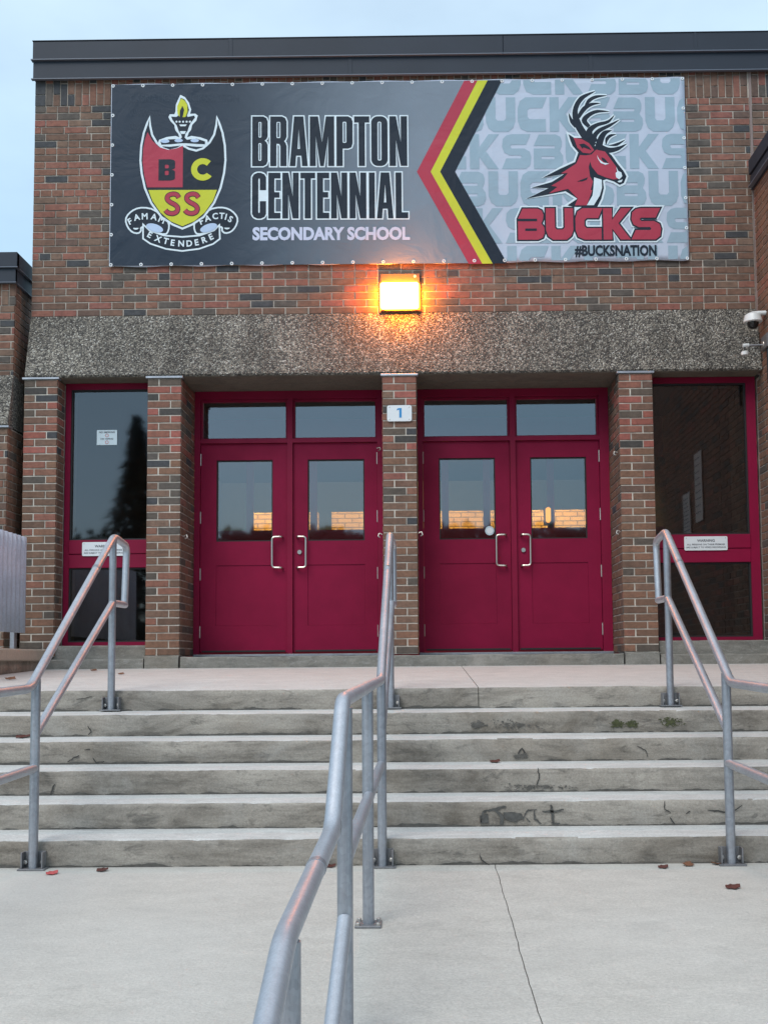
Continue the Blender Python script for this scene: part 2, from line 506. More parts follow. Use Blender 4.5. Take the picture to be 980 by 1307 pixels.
# ------------------------------------------------------------------ mesh + object helpers
class MB:
    """collects shapes; build() links them as ONE mesh object"""
    def __init__(s):
        s.v, s.f = [], []

    def quad(s, *pts):
        n = len(s.v)
        s.v.extend(Vector(p) for p in pts)
        s.f.append(tuple(range(n, n + len(pts))))
        return s

    def box(s, x0, x1, y0, y1, z0, z1, ch=0):
        if x0 > x1: x0, x1 = x1, x0
        if y0 > y1: y0, y1 = y1, y0
        if z0 > z1: z0, z1 = z1, z0
        if ch:
            bm = bmesh.new()
            bmesh.ops.create_cube(bm, size=1)
            for v in bm.verts:
                v.co = Vector(((x0 + x1) / 2 + v.co.x * (x1 - x0), (y0 + y1) / 2 + v.co.y * (y1 - y0), (z0 + z1) / 2 + v.co.z * (z1 - z0)))
            bmesh.ops.bevel(bm, geom=bm.edges[:], offset=ch, segments=1, affect='EDGES')
            n = len(s.v)
            bm.verts.index_update()
            s.v.extend(v.co.copy() for v in bm.verts)
            s.f.extend(tuple(n + v.index for v in f.verts) for f in bm.faces)
            bm.free()
            return s
        n = len(s.v)
        s.v.extend(Vector(p) for p in ((x0, y0, z0), (x1, y0, z0), (x1, y1, z0), (x0, y1, z0), (x0, y0, z1), (x1, y0, z1), (x1, y1, z1), (x0, y1, z1)))
        for a in ((0, 3, 2, 1), (4, 5, 6, 7), (0, 1, 5, 4), (1, 2, 6, 5), (2, 3, 7, 6), (3, 0, 4, 7)):
            s.f.append(tuple(n + i for i in a))
        return s

    def prism_x(s, prof, x0, x1, x0b=None, x1b=None):
        """profile of (y,z) points extruded along x"""
        n, k = len(s.v), len(prof)
        s.v.extend(Vector((x0, y, z)) for y, z in prof)
        s.v.extend(Vector((x1, y, z)) for y, z in prof)
        for i in range(k):
            j = (i + 1) % k
            s.f.append((n + i, n + j, n + k + j, n + k + i))
        s.f.append(tuple(n + i for i in reversed(range(k))))
        s.f.append(tuple(n + k + i for i in range(k)))
        return s

    def tube(s, pts, r, seg=14, fillet=0, cap=True):
        pts = [Vector(p) for p in pts]
        if fillet:
            q = [pts[0]]
            for a, b, c in zip(pts, pts[1:], pts[2:]):
                d1, d2 = (a - b), (c - b)
                ang = d1.angle(d2)
                fl = min(fillet, d1.length * .48, d2.length * .48)
                p1, p2 = b + d1.normalized() * fl, b + d2.normalized() * fl
                for i in range(6):
                    t = i / 5
                    q.append(p1 * (1 - t) ** 2 + b * 2 * t * (1 - t) + p2 * t * t)
            q.append(pts[-1])
            pts = q
        n0 = len(s.v)
        prev = None
        for i, p in enumerate(pts):
            if i == 0: d = pts[1] - p
            elif i == len(pts) - 1: d = p - pts[i - 1]
            else: d = (p - pts[i - 1]).normalized() + (pts[i + 1] - p).normalized()
            d.normalize()
            if prev is None:
                a = d.cross(Vector((0, 0, 1)))
                if a.length < .01: a = d.cross(Vector((0, 1, 0)))
                a.normalize()
            else:
                a = (prev - d * prev.dot(d)).normalized()
            prev = a
            b = d.cross(a)
            k = 1
            if 0 < i < len(pts) - 1:
                u = (p - pts[i - 1]).normalized()
                k = 1 / max(.5, math.cos(u.angle(d)))
            rr = r[i] if isinstance(r, (list, tuple)) else r
            for j in range(seg):
                th = 2 * math.pi * j / seg
                s.v.append(p + (a * math.cos(th) + b * math.sin(th)) * rr)
        for i in range(len(pts) - 1):
            for j in range(seg):
                k = (j + 1) % seg
                s.f.append((n0 + i * seg + j, n0 + i * seg + k, n0 + (i + 1) * seg + k, n0 + (i + 1) * seg + j))
        if cap:
            s.f.append(tuple(n0 + j for j in reversed(range(seg))))
            s.f.append(tuple(n0 + (len(pts) - 1) * seg + j for j in range(seg)))
        return s

    def lathe(s, c, prof, seg=20, axis='z'):
        n0 = len(s.v)
        c = Vector(c)
        for r, h in prof:
            for j in range(seg):
                th = 2 * math.pi * j / seg
                p = Vector((r * math.cos(th), r * math.sin(th), h))
                if axis == 'y': p = Vector((p.x, p.z, p.y))
                if axis == 'x': p = Vector((p.z, p.x, p.y))
                s.v.append(c + p)
        for i in range(len(prof) - 1):
            for j in range(seg):
                k = (j + 1) % seg
                s.f.append((n0 + i * seg + j, n0 + i * seg + k, n0 + (i + 1) * seg + k, n0 + (i + 1) * seg + j))
        s.f.append(tuple(n0 + j for j in reversed(range(seg))))
        s.f.append(tuple(n0 + (len(prof) - 1) * seg + j for j in range(seg)))
        return s

    def mesh(s, name, mat=None, smooth=False, off=None):
        me = bpy.data.meshes.new(name)
        o = off or Vector((0, 0, 0))
        me.from_pydata([tuple(p - o) for p in s.v], [], s.f)
        bm = bmesh.new()
        bm.from_mesh(me)
        bmesh.ops.recalc_face_normals(bm, faces=bm.faces[:])
        bm.to_mesh(me)
        bm.free()
        if mat: me.materials.append(mat)
        if smooth:
            for p in me.polygons: p.use_smooth = True
            me.set_sharp_from_angle(angle=R(35))
        me.update()
        return me

    def build(s, name, mat, parent=None, smooth=False, base=None, **props):
        """base: origin of the object in world space"""
        base = Vector(base) if base is not None else (wpos(parent) if parent else Vector((0, 0, 0)))
        me = s.mesh(name, mat, smooth, base)
        return link(name, me, parent, base, **props)


WP = {}


def wpos(o):
    return WP.get(o.name, Vector((0, 0, 0)))


def link(name, data, parent=None, at=(0, 0, 0), rotz=0, **props):
    o = bpy.data.objects.new(name, data)
    COL.objects.link(o)
    at = Vector(at)
    WP[o.name] = at
    o.location = at - (wpos(parent) if parent else Vector((0, 0, 0)))
    if rotz: o.rotation_euler = (0, 0, rotz)
    if parent: o.parent = parent
    for k, v in props.items():
        if v: o[k] = v
    return o


def thing(name, label, cat, at, group=None):
    return link(name, None, None, at, label=label, category=cat, group=group)


# ------------------------------------------------------------------ brick laying
_bm_cache = {}


def brick_mesh(L, H, mat, depth=.02):
    key = (round(L, 4), round(H, 4), mat.name)
    if key in _bm_cache: return _bm_cache[key]
    c = .0022
    a, b = L / 2, H / 2
    v = [(-a, depth, -b), (a, depth, -b), (a, depth, b), (-a, depth, b),
         (-a, c, -b), (a, c, -b), (a, c, b), (-a, c, b),
         (-a + c, 0, -b + c), (a - c, 0, -b + c), (a - c, 0, b - c), (-a + c, 0, b - c)]
    f = [(8, 9, 10, 11), (4, 5, 9, 8), (5, 6, 10, 9), (6, 7, 11, 10), (7, 4, 8, 11), (0, 1, 5, 4), (1, 2, 6, 5), (2, 3, 7, 6), (3, 0, 4, 7)]
    me = bpy.data.meshes.new('brick')
    me.from_pydata(v, [], f)
    me.materials.append(mat)
    _bm_cache[key] = me
    return me


def rot_of(N):
    return {(0, -1): 0, (1, 0): R(90), (-1, 0): R(-90)}[N]


class BrickField:
    """bricks laid over a rectangle: origin O, unit U along, Z up, outward normal N"""
    def __init__(s, O, N):
        s.O, s.N, s.rot = Vector(O), N, rot_of(N)
        s.U = Vector((math.cos(s.rot), math.sin(s.rot), 0))
        s.items = []            # (u centre, v centre, length, height)

    def course(s, v, h, u0, u1, pitch, start, joint=.012):
        """one course from u0 to u1; start = offset of the first joint"""
        u = u0 + start - pitch if start > 0 else u0
        while u < u1 - .004:
            a, b = max(u, u0), min(u + pitch, u1)
            L = b - a - joint
            if b < u1 - .001 or True:
                if L > .018: s.items.append(((a + b) / 2, v + h / 2, L, h - joint))
            u += pitch
        return s

    def lay(s, parent, mats, limit=300, joined_mat=None, jit=.0016, dist=None, stuff_name='brick_remainder'):
        items = s.items
        if dist: items = sorted(items, key=dist)
        for k, (u, v, L, H) in enumerate(items[:limit]):
            p = s.O + s.U * u + Vector((0, 0, v))
            n = Vector((s.N[0], s.N[1], 0))
            p += n * random.uniform(-jit, jit * .8)
            Lq = round(L * 250) / 250 if L > .05 else L
            o = link('brick', brick_mesh(Lq, round(H, 4), mats(u, v)), parent, p, s.rot)
            o.rotation_euler = (random.uniform(-.006, .006), random.uniform(-.006, .006), s.rot + random.uniform(-.008, .008))
        rest = items[limit:]
        if rest:
            mb = MB()
            n = Vector((s.N[0], s.N[1], 0))
            for (u, v, L, H) in rest:
                c = s.O + s.U * u + Vector((0, 0, v))
                a, b = s.U * (L / 2), Vector((0, 0, H / 2))
                q = [c - a - b, c + a - b, c + a + b, c - a + b]
                m = len(mb.v)
                mb.v.extend(p - n * .02 for p in q)
                mb.v.extend(q)
                mb.f.append((m + 4, m + 5, m + 6, m + 7))
                for i in range(4):
                    j = (i + 1) % 4
                    mb.f.append((m + i, m + j, m + 4 + j, m + 4 + i))
            mb.build(stuff_name, joined_mat or MT['brick_isl'], parent, kind='stuff')
        return s


LP, CP = .2205, .0695        # brick pitch along and up
WS = .13                     # the upper wall's front plane
WZ0, WZ1 = 3.342, 5.69       # upper wall from lintel to fascia
WX0, WX1 = -3.505, 3.38
DY = .61                     # door plane
WY = .22                     # side window plane

# ================================================================== SCHOOL BUILDING
bld = thing('school_building', 'brick school entrance block with maroon doors, four brick pillars and dark metal roof edge', 'school building', (0, .5, 0))

# ---- upper wall
wall = MB().box(WX0 + .004, WX1 + .3, WS + .007, WS + .25, WZ0, WZ1 + .3).build('brick_wall', MT['mortar'], bld, label='upper brick wall behind the banner')
bf = BrickField((WX0, WS, 0), (0, -1))
n_courses = 30
soldier_z = 5.431
BX0, BX1, BZ0, BZ1 = -2.757, 2.757, 3.82, 5.627     # banner


def hidden(u0, u1, v0, v1):
    x0, x1 = WX0 + u0, WX0 + u1
    return x0 > BX0 + .12 and x1 < BX1 - .12 and v0 > BZ0 + .08 and v1 < BZ1 - .02


z = soldier_z
k = 0
half = LP / 2
while z - CP > WZ0 - .03:
    z0 = max(z - CP, WZ0)
    h = z - z0
    start = [half, 0, half, 0, half * 1.0][k % 2]
    if k % 9 == 3: start = half * .62
    pitch = LP
    before = len(bf.items)
    bf.course(z0, h, 0, WX1 - WX0, pitch, start)
    # some headers
    new = []
    for (u, v, L, H) in bf.items[before:]:
        if L > .19 and random.random() < (.5 if k % 6 == 0 else .03):
            new += [(u - L / 4 - .0025, v, L / 2 - .005, H), (u + L / 4 + .0025, v, L / 2 - .005, H)]
        else:
            new.append((u, v, L, H))
    bf.items[before:] = [i for i in new if not hidden(i[0] - i[2] / 2, i[0] + i[2] / 2, i[1], i[1])]
    z -= CP
    k += 1
# soldier course below the fascia: upright bricks, alternately broken high and low
u, k = .0, 0
SW = .0705
while u < WX1 - WX0 - .02:
    w = SW if k else .105
    zs = 5.545 if k % 2 == 0 else 5.655
    for a, b in ((soldier_z, zs), (zs, 5.80)):
        if not hidden(u, u + w, a, min(b, 5.67)):
            bf.items.append((u + w / 2, (a + b) / 2, w - .009, b - a - .009))
    u += w
    k += 1
# beyond the joint the wall runs on over the side wing
for kk in range(11):
    z0 = soldier_z - (kk + 1) * CP
    bf.course(z0, CP, WX1 - WX0 + .022, WX1 - WX0 + .30, LP, [half, 0][kk % 2])
u, k = WX1 - WX0 + .022, 1
while u < WX1 - WX0 + .29:
    zs = 5.545 if k % 2 == 0 else 5.655
    for a, b in ((soldier_z, zs), (zs, 5.80)):
        bf.items.append((u + SW / 2, (a + b) / 2, SW - .009, b - a - .009))
    u += SW
    k += 1


def shows(i):
    u, v, L, H = i
    x = WX0 + u
    lost = 0
    if v > 5.66: lost += 2
    if BX0 < x < BX1 and BZ0 < v < BZ1: lost += 3
    return lost - L * H * 40


bf.lay(wall, lambda u, v: MT['brick'], 300, MT['brick_isl'], dist=shows)
MB().box(WX1 + .001, WX1 + .021, WS - .002, WS + .03, 4.5, WZ1).build('joint_sealant', MT['sealant'], bld)

# ---- roof edge: two bands of folded sheet with drip hems
fas = MB().box(WX0 - .004, 4.4, WS - .03, WS + .4, WZ1 - .004, 6.02).build('roof_fascia', MT['fascia'], bld, label='dark slate metal roof edge in two bands')
for (za, zb, y0, cuts) in ((5.868, 6.046, WS - .062, (-3.512, -1.60, 1.02, 2.865, 4.4)), (5.684, 5.862, WS - .044, (-3.512, -.45, 1.86, 4.4))):
    for a, b in zip(cuts, cuts[1:]):
        dz = random.uniform(-.002, .002)
        MB().box(a + .0015, b - .0015, y0, WS - .02, za + dz, zb + dz, .003).build('fascia_panel', MT['fascia'], fas)
    hm = MB()
    hm.box(cuts[0] - .014, 4.4, y0 - .012, WS - .02, za - .012, za - .001, .002)
    hm.build('drip_hem', MT['fascia_hem'], fas)
MB().box(-3.516, 4.4, WS - .068, WS + .4, 6.0475, 6.056, .002).build('coping', MT['fascia'], fas)
for a, b, zz in ((-1.62, -1.58, 5.957), (2.85, 2.88, 5.957), (-.47, -.43, 5.773), (1.84, 1.88, 5.773)):
    MB().box(a, b, WS - (.066 if zz > 5.9 else .048), WS - .03, zz - .088, zz + .088, .002).build('seam_cover', MT['fascia'], fas)

# ---- precast lintel band: leans out from the wall to the pillars
def agg_band(name, x0, x1, yb, yt, zb, zt, parent, mat):
    mb = MB()
    n = 90
    prof = [(yt + .25, zt), (yt - .004, zt), (yb, zb + .015), (yb + .012, zb), (yt + .25, zb)]
    for i in range(n + 1):
        x = x0 + (x1 - x0) * i / n
        for (y, z) in prof:
            e = noise.noise((x * 9, y * 9, z * 9)) * .004
            mb.v.append(Vector((x, y + e, z + e)))
    k = len(prof)
    for i in range(n):
        for j in range(k - 1):
            mb.f.append((i * k + j, i * k + j + 1, (i + 1) * k + j + 1, (i + 1) * k + j))
    mb.f.append(tuple(range(k)))
    mb.f.append(tuple(n * k + i for i in reversed(range(k))))
    return mb.build(name, mat, parent)


agg_band('concrete_lintel', WX0 + .002, WX1 - .002, -.005, WS, 2.728, WZ0 + .004, bld, MT['aggregate'])
sof = MB().box(WX0 + .02, WX1 - .01, .02, .30, 2.722, 2.75).build('soffit', MT['soffit'], bld)
MB().box(WX0 + .02, WX1 - .01, .308, DY + .1, 2.7205, 2.75).build('soffit_board', MT['soffit'], sof)

# ---- pillars
PILLAR_X = [-3.35, -2.192, 0.002, 2.2]
PW = .3235
PZ0, PZ1 = .115, 2.704
names = ['outer brick pillar at the left end beside the corrugated panel', 'brick pillar between the left window and the left doors',
         'slim centre brick pillar carrying the number plate', 'brick pillar between the right doors and the right window']
PCP = (PZ1 - PZ0) / 37


def pillar(idx):
    xc = PILLAR_X[idx]
    x0, x1 = xc - PW / 2, xc + PW / 2
    depth = DY - .01
    p = MB().box(x0 + .007, x1 - .007, .007, depth, PZ0, PZ1).build('brick_pillar', MT['mortar_pillar'], bld, base=(xc, .3, PZ0), label=names[idx])

    def mats(u, v):
        if v > PZ0 + PCP * 27: return MT['brick_red'] if random.random() < .72 else MT['brick']
        if v > PZ0 + PCP * 16: return MT['brick'] if random.random() < .5 else MT['brick_low']
        return MT['brick_low']
    f = BrickField((x0, 0, 0), (0, -1))
    for k in range(37):
        f.course(PZ0 + k * PCP, PCP, 0, PW, .2188, .1097 if k % 2 == 0 else 0)
    f.lay(p, mats)
    sides = []
    if idx in (0, 1): sides.append(1)
    if idx == 3: sides.append(-1)
    if idx == 2: sides += [1, -1]
    for sgn in sides:
        dep = (WY - .02) if idx == 0 else depth
        if sgn > 0: f = BrickField((x1, 0, 0), (1, 0))
        else: f = BrickField((x0, dep, 0), (-1, 0))
        for k in range(37):
            st = 0 if k % 2 == 0 else .11
            f.course(PZ0 + k * PCP, PCP, .012, dep, .2188, st)
        f.lay(p, mats, 300 - 74)
    MB().box(x0 - .012, x1 + .012, -.014, .05, PZ1 + .002, 2.7262, .002).build('cap_flashing', MT['galv_dull'] if idx != 2 else MT['galv'], p)
    return p


for i in range(4): pillar(i)

# ---- concrete sill under pillars, doors and windows
def rough_block(name, x0, x1, y0, y1, z0, z1, mat, parent, seg=.05, amp=.006, **kw):
    mb = MB()
    n = max(2, int((x1 - x0) / seg))
    prof = [(y1, z0), (y0, z0), (y0, (z0 + z1) / 2), (y0 + .004, z1 - .010), (y0 + .016, z1), (y1, z1)]
    k = len(prof)
    for i in range(n + 1):
        x = x0 + (x1 - x0) * i / n
        for j, (y, z) in enumerate(prof):
            e = noise.noise((x * 6, j * 3.1, z1 * 7)) * amp + noise.noise((x * 21, j * 5.1, z1 * 3)) * amp * .6
            mb.v.append(Vector((x, y + (e if 0 < j < 5 else 0), z + (e * .6 if 2 < j < 5 else 0))))
    for i in range(n):
        for j in range(k):
            jj = (j + 1) % k
            mb.f.append((i * k + j, i * k + jj, (i + 1) * k + jj, (i + 1) * k + j))
    mb.f.append(tuple(range(k)))
    mb.f.append(tuple(n * k + i for i in reversed(range(k))))
    return mb.build(name, mat, parent, **kw)


sill = rough_block('door_sill', -2.02, 2.03, -.022, DY + .5, -.05, .103, MT['sill'], bld, label='grey concrete sill under the doors and pillars')
for a, b in ((-3.50, -2.36), (2.37, 3.38)):
    rough_block('window_sill', a, b, .045, WY + .3, -.05, .215, MT['sill'], sill)
    rough_block('sill_step', a, b, -.020, .2, -.05, .090, MT['sill'], sill)
for xc in PILLAR_X[1:4:2]:
    rough_block('pillar_foot', xc - .155, xc + .155, -.028, .3, -.05, PZ0 - .002, MT['sill'], sill, .03)
MB().box(-2.02, -.16, DY - .09, DY + .06, .1055, .128, .003).build('threshold', MT['galv_dull'], sill)
MB().box(.165, 2.035, DY - .09, DY + .06, .1055, .128, .003).build('threshold', MT['galv_dull'], sill)

# ---- door sets
def door_leaf(x0, x1, hinge_left, label):
    """one maroon door leaf with its window, kick panel, pull, hinges"""
    zb, zt = .147, 2.200
    y0, y1 = DY, DY + .045
    gx0, gx1 = (x0 + .154, x1 - .144) if hinge_left else (x0 + .142, x1 - .126)
    gz0, gz1 = 1.232, 2.038
    px0, px1, pz0, pz1 = gx0, gx1, .405, .997
    mb = MB()
    mb.box(x0, gx0, y0, y1, zb, zt)
    mb.box(gx1, x1, y0, y1, zb, zt)
    mb.box(gx0, gx1, y0, y1, gz1, zt)
    mb.box(gx0, gx1, y0, y1, pz1, gz0)
    mb.box(gx0, gx1, y0, y1, zb, pz0)
    d = mb.build('door', MT['maroon'], bld, base=((x0 + x1) / 2, DY, zb), label=label)
    MB().box(px0 + .001, px1 - .001, y0 + .007, y1 - .003, pz0 + .001, pz1 - .001).build('kick_panel', MT['maroon'], d)
    bead = MB()
    for a, b, c_, e in ((gx0, gx1, gz1 - .012, gz1), (gx0, gx1, gz0, gz0 + .012), (gx0, gx0 + .012, gz0 + .012, gz1 - .012), (gx1 - .012, gx1, gz0 + .012, gz1 - .012)):
        bead.box(a, b, y0 + .012, y0 + .022, c_, e)
    bead.build('glazing_bead', MT['gasket'], d)
    MB().box(gx0 + .001, gx1 - .001, y0 + .024, y0 + .030, gz0 + .001, gz1 - .001).build('pane', MT['glass'], d)
    # pull handle: bracket shaped tube
    hx, bx = (x1 + (-.048), x1 - .143) if hinge_left else (x0 + .04, x0 + .128)
    MB().tube([(hx, y0 + .004, 1.27), (hx, y0 - .052, 1.27), (bx, y0 - .052, 1.268), (bx, y0 - .052, .968), (hx, y0 - .052, .966), (hx, y0 + .004, .966)], .0105, 10, .03).build('handle', MT['chrome'], d, True)
    if not hinge_left:
        MB().lathe((x0 + .062, y0 - .003, 1.121), [(.021, -.012), (.021, 0), (.017, .006)], 18, 'y').build('lock_cylinder', MT['chrome'], d, True)
    for zc in (2.043, 1.468, .910, .346):
        xx = x0 - .002 if hinge_left else x1 + .002
        MB().tube([(xx, y0 - .008, zc - .058), (xx, y0 - .008, zc + .058)], .0088, 8).build('hinge', MT['steel'], d, True)
    MB().box(x0 + .02, x1 - .02, y0 - .006, y0 - .001, zb + .002, zb + .018).build('door_sweep', MT['gasket'], d)
    return d


def door_set(x0, x1, leaves, label):
    fy0, fy1 = DY - .035, DY + .10
    zt = 2.7185
    jl, jr = leaves[0][0] - .003, leaves[1][1] + .003
    m0, m1 = leaves[0][1] + .003, leaves[1][0] - .003
    mb = MB()
    mb.box(x0, jl, fy0, fy1, .1285, zt)                   # jambs
    mb.box(jr, x1, fy0, fy1, .1285, zt)
    mb.box(jl, jr, fy0, fy1, 2.640, zt)                   # head
    mb.box(jl, jr, fy0 + .004, fy1, 2.2025, 2.243)        # transom bar
    mb.box(m0, m1, fy0 + .002, fy1, .1285, 2.2025)        # mullion
    mb.box(m0, m1, fy0 + .002, fy1, 2.243, 2.640)
    fr = mb.build('door_frame', MT['maroon_frame'], bld, base=((x0 + x1) / 2, DY, .13), label=label)
    for a, b in ((jl, m0), (m1, jr)):
        st = MB()
        for p in ((a + .001, b - .001, 2.618, 2.639), (a + .001, b - .001, 2.244, 2.258), (a + .001, a + .02, 2.258, 2.618), (b - .02, b - .001, 2.258, 2.618)):
            st.box(p[0], p[1], DY + .004, DY + .03, p[2], p[3])
        st.build('glazing_stop', MT['maroon_frame'], fr)
        MB().box(a + .002, b - .002, DY + .032, DY + .038, 2.2445, 2.6385).build('transom_pane', MT['glass'], fr)
    return fr


frL = door_set(-2.028, -.162, [(-1.970, -1.119), (-1.061, -.236)], 'maroon frame of the left double doors')
frR = door_set(.166, 2.036, [(.216, 1.066), (1.125, 1.942)], 'maroon frame of the right double doors')
door_leaf(-1.970, -1.119, True, 'left leaf of the left maroon double doors')
door_leaf(-1.061, -.236, False, 'right leaf of the left maroon double doors')
door_leaf(.216, 1.066, True, 'left leaf of the right maroon double doors with round sticker')
door_leaf(1.125, 1.942, False, 'right leaf of the right maroon double doors')

# ---- side windows
def side_window(x0, x1, glx0, glx1, label):
    fy0, fy1 = WY, WY + .08
    mb = MB()
    zb, zt = .218, 2.7195
    mb.box(x0, glx0, fy0, fy1, zb, zt)
    mb.box(glx1, x1, fy0, fy1, zb, zt)
    mb.box(glx0, glx1, fy0, fy1, 2.662, zt)
    mb.box(glx0, glx1, fy0, fy1, zb, .250)
    w = mb.build('side_window', MT['maroon_frame'], bld, base=((x0 + x1) / 2, WY, zb), label=label)
    MB().box(glx0 + .001, glx1 - .001, fy0 - .012, fy1 - .005, 1.083, 1.214, .003).build('window_rail', MT['maroon_frame'], w)
    MB().box(glx0 + .001, glx1 - .001, fy0 - .006, fy1 - .005, .950, 1.078, .003).build('window_rail', MT['maroon_frame'], w)
    gk = MB()
    for a, b in ((1.2145, 2.6615), (.2505, .9495)):
        for p in ((glx0 + .0005, glx0 + .016, a, b), (glx1 - .016, glx1 - .0005, a, b), (glx0 + .016, glx1 - .016, b - .014, b), (glx0 + .016, glx1 - .016, a, a + .014)):
            gk.box(p[0], p[1], fy0 + .012, fy0 + .03, p[2], p[3])
    gk.build('gasket', MT['gasket'], w)
    MB().box(glx0 + .002, glx1 - .002, fy0 + .032, fy0 + .040, 1.2148, 2.661).build('pane', MT['glass_side'], w)
    MB().box(glx0 + .002, glx1 - .002, fy0 + .032, fy0 + .040, .2508, .9492).build('pane', MT['glass_side'], w)
    return w


side_window(-3.186, -2.355, -3.135, -2.372, 'left side window with a dark conifer mirrored in it')
side_window(2.366, 3.372, 2.380, 3.285, 'right side window mirroring the brick side wall')

# ---- rooms behind the glass
room = MB()
room.quad((-3.45, .315, .10), (3.45, .315, .10), (3.45, 9.6, .10), (-3.45, 9.6, .10))
room.quad((-3.45, .315, 3.30), (3.45, .315, 3.30), (3.45, 9.6, 3.30), (-3.45, 9.6, 3.30))
room.quad((-3.45, .315, .10), (-3.45, 9.6, .10), (-3.45, 9.6, 3.30), (-3.45, .315, 3.30))
room.quad((3.45, .315, .10), (3.45, 9.6, .10), (3.45, 9.6, 3.30), (3.45, .315, 3.30))
room.quad((-3.45, 9.6, .10), (3.45, 9.6, .10), (3.45, 9.6, 3.30), (-3.45, 9.6, 3.30))
lob = room.build('lobby', MT['inside_dark'], bld)
ty = NT('yellow_brick_wall')
vv = ty.coords('Object', (1, 1, 1))
sx = ty.add('ShaderNodeSeparateXYZ')
ty.link(vv, 'Vector', sx, 'Vector')
cx = ty.add('ShaderNodeCombineXYZ')
ty.link(sx, 'X', cx, 'X')
ty.link(sx, 'Z', cx, 'Y')
bt = ty.add('ShaderNodeTexBrick')
bt.inputs['Scale'].default_value = 1
bt.inputs['Brick Width'].default_value = .222
bt.inputs['Row Height'].default_value = .07
bt.inputs['Mortar Size'].default_value = .008
bt.inputs['Color1'].default_value = (.62, .36, .12, 1)
bt.inputs['Color2'].default_value = (.5, .27, .08, 1)
bt.inputs['Mortar'].default_value = (.2, .11, .04, 1)
ty.link(cx, 'Vector', bt, 'Vector')
ty.link(bt, 'Color', ty.b, 'Base Color')
ty.b.inputs['Roughness'].default_value = .8
MT['yellow_brick'] = ty.m
for a, b in ((-2.44, -2.08), (-1.62, -1.41), (-1.2, -.55), (.25, 1.45), (1.78, 2.9)):
    MB().box(a, b, 6.6, 6.8, 1.7, 2.34).build('bulkhead', MT['yellow_brick'], lob)
inner = MB()
inner.box(-3.4, 3.4, 4.4, 4.46, .1, 1.80)
inner.box(-3.4, 3.4, 4.4, 4.46, 2.75, 3.29)
for x in (-2.1, -1.25, -.45, .5, 1.05, 1.9): inner.box(x - .045, x + .045, 4.4, 4.46, 1.8, 2.75)
inner.build('inner_partition', MT['inside_maroon'], lob)

# ---- small door hooks on the pillars
for (px, py, pz) in ((-2.028, .12, 1.235), (2.036, .10, 1.98), (2.036, .05, 1.23), (-.165, .03, 1.22), (.168, .03, 1.23), (-.235, .5, 2.12)):
    sg = -1 if px in (2.036, -.165) else 1
    MB().tube([(px, py, pz), (px + sg * .03, py, pz + .012), (px + sg * .04, py - .015, pz - .02), (px + sg * .02, py - .03, pz - .03)], .005, 6, .008).build('door_hook', MT['bolt'], bld, True)

# ================================================================== LEFT WING
lw = thing('brick_wing', 'lower brick wing at the left edge with its own dark metal roof edge', 'building', (-4.4, 1, 0))
LX = -3.60
MB().box(-6.5, LX - .007, -.013, 6, 2.742, 3.63).build('brick_wall', MT['mortar'], lw)
MB().box(-6.5, LX - .007, -.123, 6, -.9, 2.232).build('lower_wall', MT['mortar'], lw)
f = BrickField((-6.5, -.02, 0), (0, -1))
for k in range(10):
    f.course(3.415 - (k + 1) * CP, CP, 0, 2.9, LP, [half, 0][k % 2] * 1.0 or .0001)
u = .02
kk = 0
while u < 2.89:
    zs = 3.50 if kk % 2 == 0 else 3.56
    for a, b in ((3.415, zs), (zs, 3.625)):
        f.items.append((u + SW / 2, (a + b) / 2, SW - .009, b - a - .009))
    u += SW
    kk += 1
f.lay(lw, lambda u, v: MT['brick'], 60, dist=lambda i: -i[0])
f = BrickField((LX, -.02, 0), (1, 0))
for k in range(13): f.course(3.62 - (k + 1) * CP, CP, .012, .9, LP, [half, 0.0001][k % 2])
f.lay(lw, lambda u, v: MT['brick_low'])
f = BrickField((-6.5, -.13, 0), (0, -1))
for k in range(44): f.course(2.225 - (k + 1) * CP, CP, 0, 2.9, LP, [half, .0001][k % 2])
f.lay(lw, lambda u, v: MT['brick'], 90, dist=lambda i: -i[0], stuff_name='far_bricks')
f = BrickField((LX, -.13, 0), (1, 0))
for k in range(34): f.course(2.225 - (k + 1) * CP, CP, .012, .9, LP, [half, .0001][k % 2])
f.lay(lw, lambda u, v: MT['brick_low'])
agg_band('concrete_lintel', -6.5, LX, -.14, -.02, 2.245, 2.745, lw, MT['aggregate'])
MB().box(-6.5, LX + .012, -.15, -.05, 2.226, 2.243).build('cap_flashing', MT['galv_dull'], lw)
lf = MB().box(-6.5, LX, -.04, 6, 3.625, 3.88).build('roof_fascia', MT['fascia'], lw)
for za, zb, o in ((3.765, 3.905, .035), (3.625, 3.755, .018)):
    mb = MB()
    mb.box(-6.5, LX + o, -.05 - o, -.03, za, zb, .003)
    mb.box(LX - .02, LX + o, -.049 - o + .004, 6, za + .001, zb - .001, .003)
    mb.build('fascia_panel', MT['fascia'], lf)
    mb = MB()
    mb.box(-6.5, LX + o + .008, -.058 - o, -.03, za - .010, za - .001, .001)
    mb.box(LX - .02, LX + o + .008, -.055 - o, 6, za - .0095, za - .0015, .001)
    mb.build('drip_hem', MT['fascia_hem'], lf)

